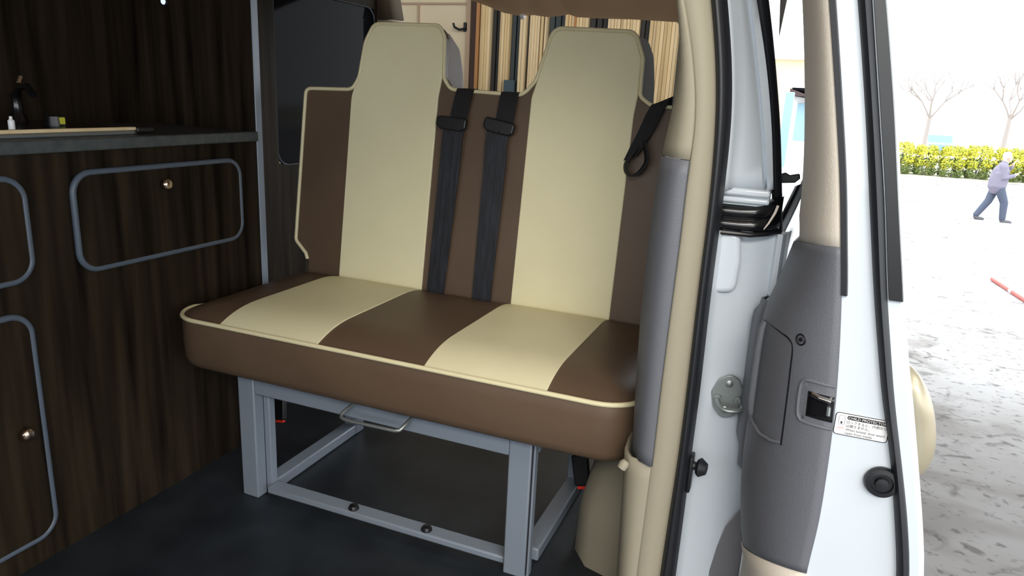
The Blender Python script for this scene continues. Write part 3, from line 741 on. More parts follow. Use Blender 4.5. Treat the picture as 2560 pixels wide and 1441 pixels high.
obj('backrest_piping', MB().tube([bp(u, v, 0.0005) for u, v in out[1:-1]], 0.0052, 8), 'piping_vinyl', back, angle=80)
def inset_poly(p, d):
    n = len(p); q = []
    for i in range(n):
        a, b, c = Vector(p[i - 1]), Vector(p[i]), Vector(p[(i + 1) % n])
        t = (c - a).normalized(); q.append((b.x - t.y * d, b.y + t.x * d))
    return q
# cream panels follow the head outlines
H1 = [(-1.1775, 0.006), (-1.1775, 0.518), (-1.155, 0.56), (-1.142, 0.655), (-1.119, 0.699), (-0.927, 0.696), (-0.911, 0.670), (-0.904, 0.568), (-0.9105, 0.518), (-0.9115, 0.006)]
H2 = [(-0.6515, 0.006), (-0.6515, 0.530), (-0.640, 0.572), (-0.609, 0.694), (-0.412, 0.688), (-0.388, 0.630), (-0.3855, 0.545), (-0.3895, 0.50), (-0.3895, 0.006)]
for H, rr in ((H1, [0, 0.2, 0.1, 0.08, 0.03, 0.025, 0.02, 0.1, 0.1, 0]), (H2, [0, 0.06, 0.1, 0.03, 0.03, 0.04, 0.06, 0.1, 0])):
    po = fillet(H, rr, 6)
    p = obj('backrest_panel', MB().prism(po, bp(0, 0, 0.0045), BU, BV, -BN, 0.008), 'cream_vinyl', back, bevel=0.003, seg=3)
    p['label'] = 'cream backrest panel'
# padded rear of the two headrests
for (a, b, w0, dp, ex) in ((-1.135, -0.907, -0.004, 0.118, 0.008), (-0.600, -0.392, -0.030, 0.100, 0.016)):
    rows = []
    for w, e in ((w0, -0.004), (w0 - 0.012, 0.004), (w0 - dp * 0.35, ex), (w0 - dp * 0.7, ex + 0.004), (w0 - dp * 0.95, ex - 0.004), (w0 - dp, ex - 0.02)):
        top = 0.694 if e > -0.01 else 0.68
        drop = 0.0 if w > w0 - dp * 0.5 else (w0 - dp * 0.5 - w) * 0.9
        pl = fillet([(a - e, 0.50), (b + e + (w0 - w) * 0.12, 0.50), (b + e, 0.60), (b + e - 0.012, top - drop), (a - e + 0.02, top - drop)], [0.01, 0.02, 0.05, 0.03, 0.03], 4)
        rows.append([bp(u, v, w) for u, v in pl])
    h = obj('headrest_back', MB().loft(rows, True, True), 'grey_fabric', back, angle=60)
    h['label'] = 'grey fabric headrest back'

# steel frame
FY = 1.256
for x0, x1 in ((-1.187, -1.139), (-0.481, -0.431)):
    lg = obj('leg', MB().box((x0, FY, 0.0), (x1, FY + 0.034, 0.330)), 'grey_paint', bench, bevel=0.0035)
    s = 1 if x0 < -1 else -1
    a, b = (x1, x1 + 0.024) if s > 0 else (x0 - 0.0, x0 + 0.0)
    if s > 0: obj('upright', MB().box((x1 + 0.0005, FY + 0.030, 0.010), (x1 + 0.0185, FY + 0.052, 0.325)), 'grey_paint', lg, bevel=0.003)
    else:
        obj('slide_channel', MB().box((x1, FY + 0.010, 0.0), (x1 + 0.006, FY + 0.028, 0.330)), 'grey_paint', lg, bevel=0.001)
        obj('channel_slot', MB().box((x1 - 0.001, FY + 0.006, 0.006), (x1 + 0.002, FY + 0.034, 0.326)), 'dark_plastic', lg, smooth=False)
        obj('inner_upright', MB().box((x0 + 0.002, FY + 0.04, 0.012), (x1 - 0.012, FY + 0.066, 0.325)), 'grey_paint', lg, bevel=0.003)
obj('top_rail', MB().box((-1.139, FY + 0.002, 0.279), (-0.481, FY + 0.034, 0.332)), 'grey_paint', bench, bevel=0.003)
obj('seat_support', MB().box((-1.205, FY - 0.010, 0.322), (-0.425, FY + 0.39, 0.338)), 'grey_paint', bench, bevel=0.003)
br = obj('bottom_rail', MB().box((-1.120, FY + 0.010, 0.014), (-0.480, FY + 0.050, 0.031)), 'grey_paint', bench, bevel=0.004)
for x in (-0.877, -0.681):
    obj('bolt', MB().lathe([(0.0, 0.0), (0.013, 0.0), (0.013, 0.003), (0.010, 0.009), (0.0, 0.010)], (x, FY + 0.026, 0.031), (0, 0, 1), 12), 'black_plastic', br, smooth=False)
obj('side_rail', MB().box((-1.163, FY + 0.052, 0.001), (-1.122, FY + 0.40, 0.031)), 'grey_paint', bench, bevel=0.004)
obj('side_rail', MB().box((-0.466, FY + 0.068, 0.001), (-0.424, FY + 0.44, 0.032)), 'grey_paint', bench, bevel=0.004)
for x in (-1.163, -0.466):
    obj('rear_leg', MB().box((x, FY + 0.40, 0.001), (x + 0.042, FY + 0.44, 0.325)), 'grey_paint', bench, bevel=0.003)
obj('upper_side_rail', MB().box((-0.466, FY + 0.05, 0.275), (-0.430, FY + 0.42, 0.315)), 'grey_paint', bench, bevel=0.003)
obj('upper_side_rail', MB().box((-1.163, FY + 0.05, 0.275), (-1.125, FY + 0.42, 0.315)), 'grey_paint', bench, bevel=0.003)
hl = [(-0.850, 1.262, 0.324), (-0.850, 1.240, 0.321), (-0.853, 1.218, 0.316), (-0.855, 1.207, 0.311), (-0.852, 1.201, 0.307), (-0.842, 1.199, 0.305), (-0.82, 1.198, 0.305), (-0.78, 1.198, 0.306), (-0.74, 1.198, 0.307), (-0.718, 1.199, 0.307), (-0.707, 1.202, 0.309), (-0.703, 1.208, 0.314), (-0.701, 1.222, 0.319), (-0.700, 1.24, 0.323), (-0.700, 1.262, 0.325)]
ph2 = obj('pull_bar', MB().tube(hl, 0.0042, 8), 'zinc', bench, angle=80)
ph2['label'] = 'bent steel pull handle under the front of the cushion'

# ------------------------------------------------------------------ seat belts and strap
def belt(name, label, top, mid, guide, low, w_low):
    t = thing(name, label, 'seat belt', bp(mid[0], mid[1], 0.02), 'seat belts hanging down the middle of the backrest')
    (u0, v0), (u1, v1) = top, mid
    obj('webbing', MB().ribbon([bp(u0 + 0.008, v0 - 0.02, -0.055), bp(u0 + 0.004, v0 + 0.005, -0.042), bp(u0 + 0.001, v0 + 0.010, -0.015), bp(u0, v0 + 0.006, 0.006), bp(u0, v0 - 0.006, 0.012), bp(u1, v1, 0.014)], BU, 0.048, 0.002), 'black_web', t)
    gx, gv, gw, ang = guide
    c, s = math.cos(R_(ang)), math.sin(R_(ang))
    pl = fillet([(-gw / 2, 0.012), (-gw / 2 + 0.006, 0.017), (gw / 2 - 0.006, 0.017), (gw / 2, 0.012), (gw / 2, -0.010), (gw / 2 - 0.014, -0.018), (-gw / 2 + 0.014, -0.018), (-gw / 2, -0.008)], 0.006, 3)
    pl = [(c * a - s * b, s * a + c * b) for a, b in pl]
    g = obj('belt_guide', MB().prism(pl, bp(gx, gv, 0.011), BU, BV, BN, 0.014), 'black_plastic', t, bevel=0.004, seg=3)
    obj('rivet', MB().lathe([(0.0, 0.0), (0.004, 0.0), (0.003, 0.002), (0.0, 0.002)], bp(gx + 0.001, gv - 0.012, 0.025), BN, 12), 'dark_plastic', g)
    rows = []
    L0, L1 = low
    P = [bp(L0[0], L0[1], 0.0165), bp(L0[0] - 0.002, L0[1] - 0.03, 0.0175)] + [bp(L0[0] + (L1[0] - L0[0]) * k, L0[1] + (L1[1] - L0[1]) * k, 0.016 - 0.006 * k) for k in (0.2, 0.4, 0.6, 0.8, 1.0)]
    lw = obj('lower_webbing', MB().ribbon(P, BU, [w_low[0]] * 2 + rng(w_low[0], w_low[1], 5), 0.003), 'belt_web', t)
    for k in (-0.30, 0.0, 0.30):
        obj('rib', MB().ribbon([p + BU * (k * w_low[0]) + BN * 0.002 for p in P], BU, 0.007, 0.0014), 'belt_web', lw)
    return t
belt('seat_belt', 'black seat belt with guide, nearer the left cream backrest panel', (-0.832, 0.536), (-0.842, 0.465), (-0.857, 0.452, 0.086, -3), ((-0.850, 0.440), (-0.866, 0.004)), (0.058, 0.050))
belt('seat_belt', 'black seat belt with tilted guide, nearer the right cream backrest panel', (-0.708, 0.533), (-0.713, 0.462), (-0.724, 0.452, 0.084, -10), ((-0.726, 0.440), (-0.731, 0.003)), (0.060, 0.052))
t = thing('pull_strap', 'black looped webbing strap hanging over the right shoulder of the backrest', 'strap', bp(-0.34, 0.53, 0.02))
obj('strap_band', MB().ribbon([bp(-0.262, 0.535, -0.02), bp(-0.295, 0.541, -0.008), bp(-0.316, 0.541, 0.004), bp(-0.328, 0.534, 0.012), bp(-0.338, 0.510, 0.016), bp(-0.352, 0.468, 0.018), bp(-0.368, 0.430, 0.019), bp(-0.382, 0.400, 0.019)],
                              [(0.15, 1, 0.25), (0.3, 0.8, 0.4), (0.7, 0.3, 0.45), (0.9, 0.1, 0.35), (0.93, 0.05, 0.36), (0.93, 0.05, 0.36), (0.92, 0, 0.38), (0.9, -0.2, 0.38)], [0.040, 0.046, 0.046, 0.045, 0.045, 0.044, 0.042, 0.036], 0.002), 'black_web', t)
def crv(P, n=4):
    out = []
    for i in range(len(P) - 1):
        q = [P[max(0, i - 1)], P[i], P[i + 1], P[min(len(P) - 1, i + 2)]]
        for k in range(n):
            u = k / n
            out.append(tuple(0.5 * (2 * q[1][j] + (q[2][j] - q[0][j]) * u + (2 * q[0][j] - 5 * q[1][j] + 4 * q[2][j] - q[3][j]) * u * u + (3 * q[1][j] - q[0][j] - 3 * q[2][j] + q[3][j]) * u ** 3) for j in range(2)))
    out.append(P[-1]); return out
lpq = crv([(-0.372, 0.424), (-0.384, 0.402), (-0.391, 0.384), (-0.387, 0.367), (-0.375, 0.360), (-0.360, 0.366), (-0.347, 0.384), (-0.343, 0.402), (-0.350, 0.428), (-0.357, 0.446)])
obj('strap_loop', MB().ribbon([bp(u, v, 0.021) for u, v in lpq], BN + BU * 0.40, [0.030] * len(lpq), 0.005), 'black_web', t)
def buckle(label, x, y, z, tilt):
    t = thing('belt_buckle', label, 'buckle', (x, y, z))
    d = Vector((math.sin(tilt), -0.2, -1)).normalized(); s_ = Vector((1, 0, 0)); s_ = (s_ - d * s_.dot(d)).normalized(); n_ = d.cross(s_)
    obj('buckle_body', MB().prism(fillet([(-0.020, 0), (0.020, 0), (0.018, 0.075), (-0.018, 0.075)], 0.006), (x, y, z), s_, d, n_, 0.018), 'black_plastic', t, bevel=0.003)
    obj('release_button', MB().prism(fillet([(-0.012, 0.072), (0.014, 0.072), (0.014, 0.082), (-0.012, 0.082)], 0.002), Vector((x, y, z)) + n_ * 0.003, s_, d, n_, 0.013), 'red_plastic', t, bevel=0.001)
    obj('stalk', MB().ribbon([Vector((x, y, z)) + n_ * 0.009, Vector((x, y, z)) - d * 0.10 + n_ * 0.009], s_, 0.026, 0.004), 'black_web', t)
buckle('black belt buckle with a red button hanging behind the left leg of the bench frame', -1.345, 1.60, 0.105, 0.15)
buckle('black belt buckle hanging under the right end of the bench beside the wheel arch', -0.40, 1.53, 0.175, 0.25)

# ------------------------------------------------------------------ kitchen unit
KX = -1.37
kit = thing('kitchen_unit', 'dark walnut kitchen unit with grey-edged drawers and doors along the left wall', 'cabinet', (-1.55, 0.9, 0))
kb = MB().box((WX + 0.002, 0.15, 0.0), (KX, 1.565, 0.845))
obj('carcass', kb, 'walnut', kit, smooth=False)
def front(name, y0, y1, z0, z1, r, knob):
    f = obj(name, MB().prism(rrect(y0 + 0.004, y1 - 0.004, z0 + 0.004, z1 - 0.004, r, 8), (KX - 0.004, 0, 0), (0, 1, 0), (0, 0, 1), (1, 0, 0), 0.012), 'walnut', kit, bevel=0.002)
    obj('edging', MB().tube([(KX + 0.004, a, b) for a, b in rrect(y0 + 0.004, y1 - 0.004, z0 + 0.004, z1 - 0.004, r, 10)], 0.0068, 8, True, 1.0), 'edge_trim', f, angle=80)
    obj('knob', MB().lathe([(0.0, 0.0), (0.008, 0.0), (0.0085, 0.005), (0.0125, 0.009), (0.014, 0.014), (0.012, 0.019), (0.007, 0.022), (0.0, 0.023)], (KX + 0.008, knob[0], knob[1]), (1, 0, 0), 20), 'brass_knob', f)
front('drawer', 1.017, 1.496, 0.594, 0.806, 0.042, (1.243, 0.762))
front('drawer', 0.46, 0.924, 0.603, 0.808, 0.042, (0.69, 0.765))
front('cupboard_door', 0.46, 0.905, 0.055, 0.545, 0.042, (0.857, 0.303))
# tall end panel with its grey edge strip
ep = obj('end_panel', MB().box((WX + 0.002, 1.567, 0.0), (KX, 1.585, 1.383)), 'walnut', kit, smooth=False)
obj('edge_strip', MB().box((KX, 1.565, 0.0), (KX + 0.004, 1.588, 1.383)), 'edge_strip', ep, bevel=0.0015)
o = obj('worktop', MB().box((WX + 0.002, 0.12, 0.846), (KX + 0.012, 1.563, 0.872)), 'worktop', bevel=0.004, seg=3)
tag(o, 'dark grey worktop with rounded front edge along the kitchen unit', 'worktop')
# hob and sink unit on the worktop
hb = thing('hob_unit', 'steel hob and sink unit with pale front rim set in the worktop', 'hob', (-1.53, 0.9, 0.872))
obj('tray', MB().prism(rrect(-1.70, -1.395, 0.55, 1.235, 0.04), (0, 0, 0.872), (1, 0, 0), (0, 1, 0), (0, 0, 1), 0.010), 'zinc', hb, bevel=0.003)
obj('glass_lid_rim', MB().box((-1.408, 0.56, 0.8815), (-1.398, 1.215, 0.889)), 'sheet_wood_pale', hb, bevel=0.002)
obj('glass_lid', MB().box((-1.69, 0.58, 0.8825), (-1.408, 1.215, 0.8875)), 'black_gloss', hb, bevel=0.001)
obj('hinge', MB().box((-1.43, 1.215, 0.876), (-1.395, 1.262, 0.888)), 'dark_plastic', hb, bevel=0.003)
for y, mk in ((0.93, 'sheet_wood_orange'), (1.10, 'leaf_yellow')):
    kn = obj('burner_knob', MB().lathe([(0.0, 0), (0.020, 0), (0.018, 0.020), (0.0, 0.022)], (-1.50, y, 0.8875), (0, 0, 1), 16), 'black_plastic', hb)
    obj('knob_mark', MB().box((-1.485, y - 0.004, 0.892), (-1.478, y + 0.006, 0.906)), mk, kn, smooth=False)
for y0 in (0.72, 0.98):
    obj('pan_support', MB().tube([(-1.67, y0, 0.888), (-1.67, y0, 0.905), (-1.56, y0, 0.905), (-1.56, y0, 0.888)], 0.004, 6), 'black_plastic', hb)
tp = thing('tap', 'small dark swivel tap standing at the back of the hob and sink unit', 'tap', (-1.66, 1.13, 0.8875))
obj('column', MB().lathe([(0.0, 0), (0.020, 0), (0.016, 0.012), (0.011, 0.02), (0.011, 0.055), (0.014, 0.06), (0.0, 0.064)], (-1.66, 1.13, 0.8875), (0, 0, 1), 16), 'black_gloss', tp)
obj('spout', MB().tube([(-1.66, 1.13, 0.94), (-1.63, 1.12, 0.965), (-1.59, 1.11, 0.965), (-1.56, 1.10, 0.95)], 0.008, 10), 'black_gloss', tp)
obj('lever', MB().tube([(-1.66, 1.13, 0.95), (-1.665, 1.15, 0.985)], 0.005, 8), 'chrome', tp)
o = obj('bottle', MB().lathe([(0.0, 0), (0.006, 0), (0.006, 0.016), (0.003, 0.019), (0.003, 0.024), (0.0, 0.025)], (-1.44, 0.965, 0.8875), (0, 0, 1), 14), 'sticker_white')
tag(o, 'tiny pale bottle standing on the hob lid at the left edge', 'bottle')
# glowing spot on the end panel, added to imitate a light reflection
lm = thing('reflection_spot', 'small round bluish reflected-light spot glowing on the dark wall above the worktop', 'reflection', (-1.66, 1.567, 1.196))
obj('spot_rim', MB().lathe([(0.0, 0.0), (0.013, 0.0), (0.012, 0.004), (0.009, 0.005), (0.0, 0.005)], (-1.66, 1.567, 1.196), (0, -1, 0), 20), 'dark_plastic', lm)
obj('lens', MB().lathe([(0.0, 0.005), (0.008, 0.005), (0.006, 0.008), (0.0, 0.009)], (-1.66, 1.567, 1.196), (0, -1, 0), 20), 'reflection_glow', lm)  # emissive disc in place of the reflected light

# ------------------------------------------------------------------ outdoors: hedge, trees, car, person, pole, outbuilding
def leafball(rx, ry, rz, n, size, seed, z0=0.0):
    # leaves over a rounded block that reaches down to the ground
    rd = random.Random(seed); mb = MB()
    for i in range(n):
        th, cz = rd.uniform(0, 2 * PI), rd.uniform(-0.9, 1)
        sz = math.sqrt(max(0, 1 - cz * cz))
        d = Vector((math.cos(th) * sz, math.sin(th) * sz, cz))
        q = Vector([math.copysign(abs(t) ** 0.62, t) for t in d])
        k = rd.uniform(0.76, 1.03) * (1 + 0.09 * math.sin(4 * th + seed) * math.sin(5 * cz + seed))
        c = Vector((q.x * rx * k, q.y * ry * k, z0 + (rz - z0) * (0.5 + 0.5 * q.z * k)))
        a = Vector((rd.gauss(0, 1), rd.gauss(0, 1), rd.gauss(0, 1))).normalized()
        b = a.cross(d + Vector((0.01, 0.02, 0))).normalized() * size * rd.uniform(0.3, 0.5); a = a * size * rd.uniform(0.6, 1.1)
        mb.add([c - a, c + b, c + a, c - b], [(0, 1, 2, 3)])
    return mb
def stem_mb(h, sp, seed):
    rd = random.Random(seed); mb = MB()
    for k in range(5):
        a = rd.uniform(0, 2 * PI); mb.tube([(0.05 * math.cos(a), 0.05 * math.sin(a), 0), (sp * 0.4 * math.cos(a), sp * 0.4 * math.sin(a), h * 0.5), (sp * math.cos(a), sp * math.sin(a), h)], [0.02, 0.014, 0.006], 5)
    return mb
BM = []
for sd in range(3):
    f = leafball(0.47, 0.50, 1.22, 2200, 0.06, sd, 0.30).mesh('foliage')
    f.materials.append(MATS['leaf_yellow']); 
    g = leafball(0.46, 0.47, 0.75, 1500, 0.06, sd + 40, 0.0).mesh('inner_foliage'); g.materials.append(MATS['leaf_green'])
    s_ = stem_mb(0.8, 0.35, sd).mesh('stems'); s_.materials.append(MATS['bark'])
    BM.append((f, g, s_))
def bush(x, y, sc, hz, k, lab):
    t = thing('hedge_bush', lab, 'bush', (x, y, gz(y) - 0.02), 'yellow-green bushes of the hedge across the yard')
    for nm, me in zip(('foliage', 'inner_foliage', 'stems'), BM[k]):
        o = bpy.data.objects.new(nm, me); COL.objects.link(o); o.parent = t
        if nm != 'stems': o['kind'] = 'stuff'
    t.scale = (sc, sc, hz); t.rotation_euler = (0, 0, 0.12 * math.sin(k * 2.1 + x) + (PI if k == 1 else 0))
BL = ['yellow-green hedge bush nearest the white door edge', 'yellow-green hedge bush second from the white door edge', 'yellow-green hedge bush third from the white door edge, left of the walking person',
      'yellow-green hedge bush close behind the left side of the walking person', 'yellow-green hedge bush behind the walking person', 'yellow-green hedge bush right of the walking person, at the picture edge']
for i, (x, sc, hz) in enumerate(((3.30, 0.93, 0.98), (4.15, 0.88, 0.92), (5.00, 0.90, 0.96), (5.86, 0.93, 1.0), (6.76, 0.95, 0.98), (7.66, 0.95, 0.96))):
    bush(x, 31.0 + 0.15 * (i % 2), sc, hz, i % 3, BL[i])
def grow(mb, p, d, L, r, depth, rd):
    q = p + d * L
    mid = (p + q) / 2 + Vector((rd.uniform(-1, 1), rd.uniform(-1, 1), 0)) * L * 0.06
    mb.tube([p, mid, q], [r, r * 0.82, r * 0.66], 5)
    if depth == 0: return
    for k in range(3 if depth > 2 else 2):
        a = d.orthogonal().normalized(); a.rotate(Matrix.Rotation(rd.uniform(0, 2 * PI), 3, d))
        nd = (d * 0.85 + a * rd.uniform(0.35, 0.75) + Vector((0, 0, 0.15))).normalized()
        grow(mb, q, nd, L * rd.uniform(0.62, 0.82), r * 0.62, depth - 1, rd)
def tree(x, y, h, seed, lab):
    t = thing('bare_tree', lab, 'tree', (x, y, gz(y) - 0.05))
    rd = random.Random(seed); tr = MB(); tr.tube([(0, 0, 0), (0.03, 0, h * 0.3), (0.05, 0.02, h * 0.55)], [0.10, 0.085, 0.07], 8)
    obj('trunk', tr, 'bark', None).parent = t
    br_ = MB()
    for k in range(4):
        a = k * PI / 2 + rd.uniform(-0.4, 0.4)
        grow(br_, Vector((0.05, 0.02, h * 0.52)), Vector((math.cos(a) * 0.55, math.sin(a) * 0.55, 0.9)).normalized(), h * 0.20, 0.045, 4, rd)
    stuff(obj('branches', br_, 'bark', None)).parent = t
tree(4.35, 34, 4.0, 3, 'pale bare tree standing behind the hedge next to the white door edge')
tree(7.1, 34, 4.2, 8, 'pale bare tree rising above the walking person')
# far car behind the hedge
cr_ = thing('car', 'small blue car far off behind the hedge', 'car', (8.85, 60, gz(60)))
z0 = gz(60)
pb = [(0, 0.35), (0.05, 0.75), (0.35, 0.85), (0.9, 0.9), (1.35, 1.38), (2.7, 1.40), (3.4, 0.95), (3.8, 0.88), (3.9, 0.4), (3.8, 0.25), (0.1, 0.25)]
obj('body', MB().prism(fillet(pb, 0.08, 3), (8.05, 60, z0), (0, 1, 0), (0, 0, 1), (1, 0, 0), 1.6), 'car_blue', cr_, bevel=0.05)
obj('windscreen', MB().loft([[(8.15, 60.94, z0 + 0.93), (9.55, 60.94, z0 + 0.93)], [(8.27, 61.32, z0 + 1.34), (9.43, 61.32, z0 + 1.34)]]), 'privacy_glass', cr_, solid=0.02)
for x in (8.1, 9.45):
    for y in (60.7, 63.1):
        obj('wheel', MB().lathe([(0, 0), (0.30, 0), (0.31, 0.05), (0.31, 0.15), (0.30, 0.2), (0, 0.2)], (x, y, z0 + 0.31), (1, 0, 0), 18), 'tyre', cr_)
# red pole on the ground
pz0, pz1 = Vector((2.385, 10.45, gz(10.45) + 0.025)), Vector((2.43, 8.3, gz(8.3) + 0.025))
po = thing('pole', 'red pole with a pale band lying on the concrete', 'pole', pz0)
obj('shaft', MB().tube([pz0, pz1], 0.022, 10), 'pole_red', po)
c_ = pz0.lerp(pz1, 0.40); d_ = (pz1 - pz0).normalized()
obj('band', MB().tube([c_ - d_ * 0.05, c_ + d_ * 0.05], 0.026, 10), 'sticker_white', po)

# person, one remeshed body with clothes as children
def fused(name, chains, vox, m, parent, extra=None):
    mb = MB()
    for pts, rs in chains:
        P = [Vector(p) for p in pts]; n = len(P)
        Q, Rr = [], []
        for i in range(n - 1):
            for t in (0, 0.34, 0.67): Q.append(P[i].lerp(P[i + 1], t)); Rr.append(rs[i] + (rs[i + 1] - rs[i]) * t)
        Q.append(P[-1]); Rr.append(rs[-1])
        # round ends
        d0 = (Q[0] - Q[1]).normalized(); d1 = (Q[-1] - Q[-2]).normalized()
        Q = [Q[0] + d0 * Rr[0] * 0.8] + Q + [Q[-1] + d1 * Rr[-1] * 0.8]; Rr = [Rr[0] * 0.5] + Rr + [Rr[-1] * 0.5]
        mb.tube(Q, Rr, 12)
    me = mb.mesh(name); o = bpy.data.objects.new(name, me); COL.objects.link(o)
    md = o.modifiers.new('r', 'REMESH'); md.mode = 'VOXEL'; md.voxel_size = vox
    ms = o.modifiers.new('s', 'SMOOTH'); ms.factor = 0.5; ms.iterations = 3
    bpy.context.view_layer.update()
    ev = o.evaluated_get(bpy.context.evaluated_depsgraph_get())
    m2 = bpy.data.meshes.new_from_object(ev); m2.name = name
    bpy.data.objects.remove(o)
    for p in m2.polygons: p.use_smooth = True
    m2.materials.clear(); m2.materials.append(MATS[m])
    o = bpy.data.objects.new(name, m2); COL.objects.link(o)
    if parent is not None: o.parent = parent
    return o
PX, PY = 4.46, 21.0
PZ = gz(PY)
# local frame: x forward (walking direction), y across, z up
hip = 0.90
legs = [([(0.0, 0.09, hip), (-0.10, 0.09, 0.50), (-0.30, 0.09, 0.13)], [0.085, 0.058, 0.040]),
        ([(0.02, -0.09, hip), (0.20, -0.09, 0.50), (0.235, -0.09, 0.10)], [0.085, 0.058, 0.040])]
feet = [([(-0.31, 0.09, 0.10), (-0.27, 0.09, 0.05), (-0.14, 0.10, 0.035)], [0.038, 0.036, 0.028]),
        ([(0.225, -0.09, 0.07), (0.26, -0.09, 0.045), (0.41, -0.10, 0.035)], [0.038, 0.036, 0.028])]
torso = [([(0.0, 0, hip), (0.01, 0, 1.10), (0.03, 0, 1.30), (0.05, 0, 1.42)], [0.13, 0.135, 0.135, 0.07]),
         ([(0.03, 0.17, 1.37), (0.03, 0.0, 1.39), (0.03, -0.17, 1.37)], [0.065, 0.08, 0.065])]
neck = [([(0.05, 0, 1.42), (0.08, 0, 1.52)], [0.055, 0.05])]
head = [([(0.075, 0, 1.54), (0.095, 0, 1.60), (0.09, 0, 1.635)], [0.062, 0.085, 0.080]), ([(0.13, 0, 1.52), (0.14, 0, 1.55)], [0.045, 0.05]), ([(0.175, 0, 1.60), (0.195, 0, 1.575)], [0.012, 0.015]),
        ([(0.165, -0.02, 1.537), (0.165, 0.02, 1.537)], [0.012, 0.012]), ([(0.08, 0.085, 1.60), (0.08, 0.09, 1.57)], [0.014, 0.014]), ([(0.08, -0.085, 1.60), (0.08, -0.09, 1.57)], [0.014, 0.014])]
armR = ([(0.03, -0.19, 1.36), (0.05, -0.23, 1.10), (0.26, -0.16, 1.17)], [0.052, 0.042, 0.030])
armL = ([(0.03, 0.19, 1.36), (0.10, 0.24, 1.12), (0.24, 0.10, 1.36)], [0.052, 0.042, 0.030])
def hand(w, d, side):
    w, d = Vector(w), Vector(d).normalized(); s = Vector((0, side, 0)); u = d.cross(s).normalized()
    ch = [([w, w + d * 0.045, w + d * 0.08], [0.024, 0.033, 0.030])]
    for k, L in zip((-1.5, -0.5, 0.5, 1.5), (0.060, 0.072, 0.068, 0.052)):
        b = w + d * 0.082 + s * k * 0.017
        ch.append(([b, b + d * L * 0.55 - u * 0.008, b + d * L * 0.85 - u * 0.026], [0.0085, 0.008, 0.007]))
    b = w + d * 0.03 - s * 0.028; ch.append(([b, b + d * 0.03 - s * 0.022, b + d * 0.055 - s * 0.026 - u * 0.01], [0.011, 0.010, 0.008]))
    return ch
hands = hand((0.27, -0.155, 1.175), (0.75, 0.15, 0.5), -1) + hand((0.245, 0.095, 1.37), (0.1, -0.2, 0.95), 1)
pers = fused('person', torso + neck + head + legs + feet + [armR, armL] + hands, 0.009, 'skin', None)
pers.location = (PX, PY, PZ)
tag(pers, 'person in a lavender jacket and blue jeans walking across the yard', 'person')
G = 0.018
def fat(chains, g): return [(p, [r + g for r in rs]) for p, rs in chains]
jk = fused('jacket', fat([([(-0.01, 0, 0.86), (0.0, 0, 1.05), (0.02, 0, 1.28), (0.05, 0, 1.42)], [0.185, 0.19, 0.165, 0.08]), ([(0.03, 0.17, 1.37), (0.03, 0.0, 1.39), (0.03, -0.17, 1.37)], [0.065, 0.08, 0.065]),
             ([(-0.01, 0.08, 0.88), (0, 0.08, 1.2)], [0.14, 0.13]), ([(-0.01, -0.08, 0.88), (0, -0.08, 1.2)], [0.14, 0.13]), armR, armL], G), 0.012, 'jacket', pers)
je = fused('jeans', fat([([(0, 0.06, hip + 0.04), (0, -0.06, hip + 0.04)], [0.12, 0.12])] + legs, 0.032), 0.012, 'denim', pers)
for k, ch in enumerate(feet):
    fused('shoe', fat([ch], 0.016), 0.010, 'shoe', pers)
fused('hair', [([(0.05, 0, 1.57), (0.055, 0, 1.64), (0.10, 0, 1.665)], [0.07, 0.085, 0.072])], 0.010, 'white_hair', pers)

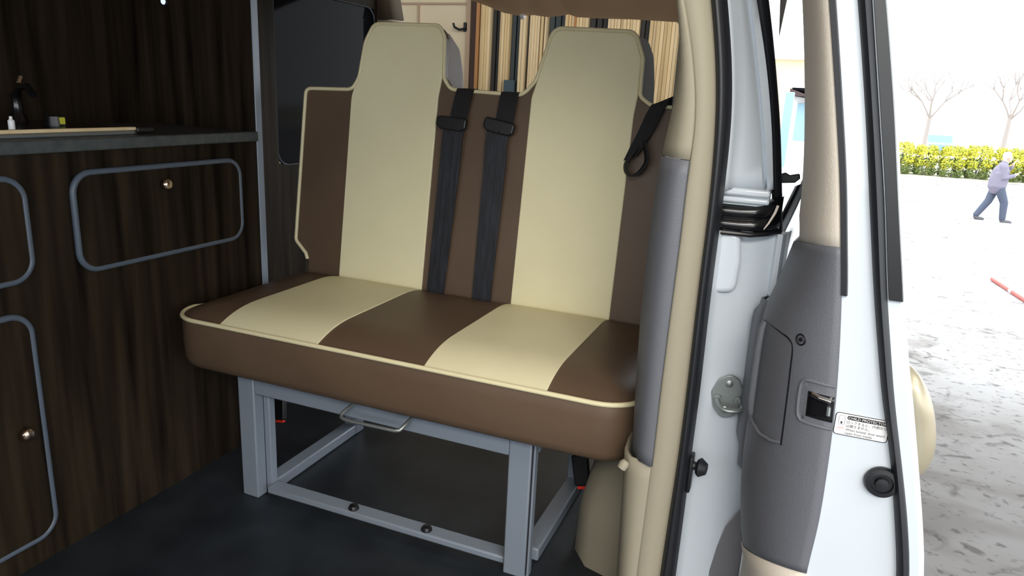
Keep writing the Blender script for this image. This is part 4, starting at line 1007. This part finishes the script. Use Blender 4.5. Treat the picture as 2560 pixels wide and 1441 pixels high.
# outbuilding, blue post and shrub seen between the pillar and the open door
ob = thing('outbuilding', 'white outbuilding with a dark brown eave seen between pillar and door', 'building', (-0.1, 14.5, gz(14.5)))
obj('wall', MB().box((-0.36, 14.2, gz(14.2) - 0.1), (1.0, 16.5, 1.22)), 'white_wall', ob, smooth=False)
obj('blue_panel', MB().box((-0.27, 14.17, 0.45), (0.9, 14.2, 1.10)), 'blue_paint', ob, smooth=False)
obj('eave', MB().prism([(-0.42, 1.34), (-0.42, 1.22), (1.1, 1.15), (1.1, 1.05), (0.0, 1.20)], (0, 13.9, 0.0), (1, 0, 0), (0, 0, 1), (0, 1, 0), 2.6), 'eave_brown', ob, smooth=False)
pt = obj('post', MB().prism([(-0.42, gz(12) - 0.1), (-0.29, gz(12) - 0.1), (-0.29, 1.24), (-0.42, 1.24)], (0, 12.0, 0), (1, 0, 0), (0, 0, 1), (0, 1, 0), 0.12), 'blue_paint', bevel=0.01)
tag(pt, 'light blue post standing in front of the white outbuilding', 'post')
t = thing('shrub', 'yellow-green shrub left of the light blue post', 'shrub', (-0.42, 10.5, gz(10.5) - 0.02))
for nm, me in zip(('foliage', 'inner_foliage', 'stems'), BM[1]):
    o = bpy.data.objects.new(nm, me); COL.objects.link(o); o.parent = t
    if nm != 'stems': o['kind'] = 'stuff'
t.scale = (0.24, 0.24, 0.95)
hs_ = thing('house', 'pale peach brick house far beyond the white outbuilding', 'house', (-1.0, 40, gz(40)))
obj('wall', MB().box((-4.6, 40, gz(40) - 0.1), (1.5, 46, 3.4)), 'brick_peach', hs_, smooth=False)
obj('roof', MB().prism([(-4.9, 3.35), (1.8, 3.35), (-1.5, 5.6)], (0, 39.7, 0), (1, 0, 0), (0, 0, 1), (0, 1, 0), 6.6), 'white_wall', hs_, smooth=False)
for x in (-3.6, -1.2):
    w = obj('window', MB().box((x, 39.95, 1.0), (x + 0.9, 40.02, 2.1)), 'white_wall', hs_, smooth=False)
    obj('pane', MB().box((x + 0.08, 39.93, 1.08), (x + 0.82, 39.96, 2.02)), 'privacy_glass', w, smooth=False)
o = obj('pennant', MB().prism([(-0.305, 1.72), (-0.255, 1.72), (-0.276, 1.445)], (0, 5.3, 0.0), (1, 0, 0), (0, 0, 1), (0, 1, 0), 0.012), 'workshop_dark', smooth=False)
tag(o, 'dark pointed strip hanging at the top between pillar and open door', 'strip')
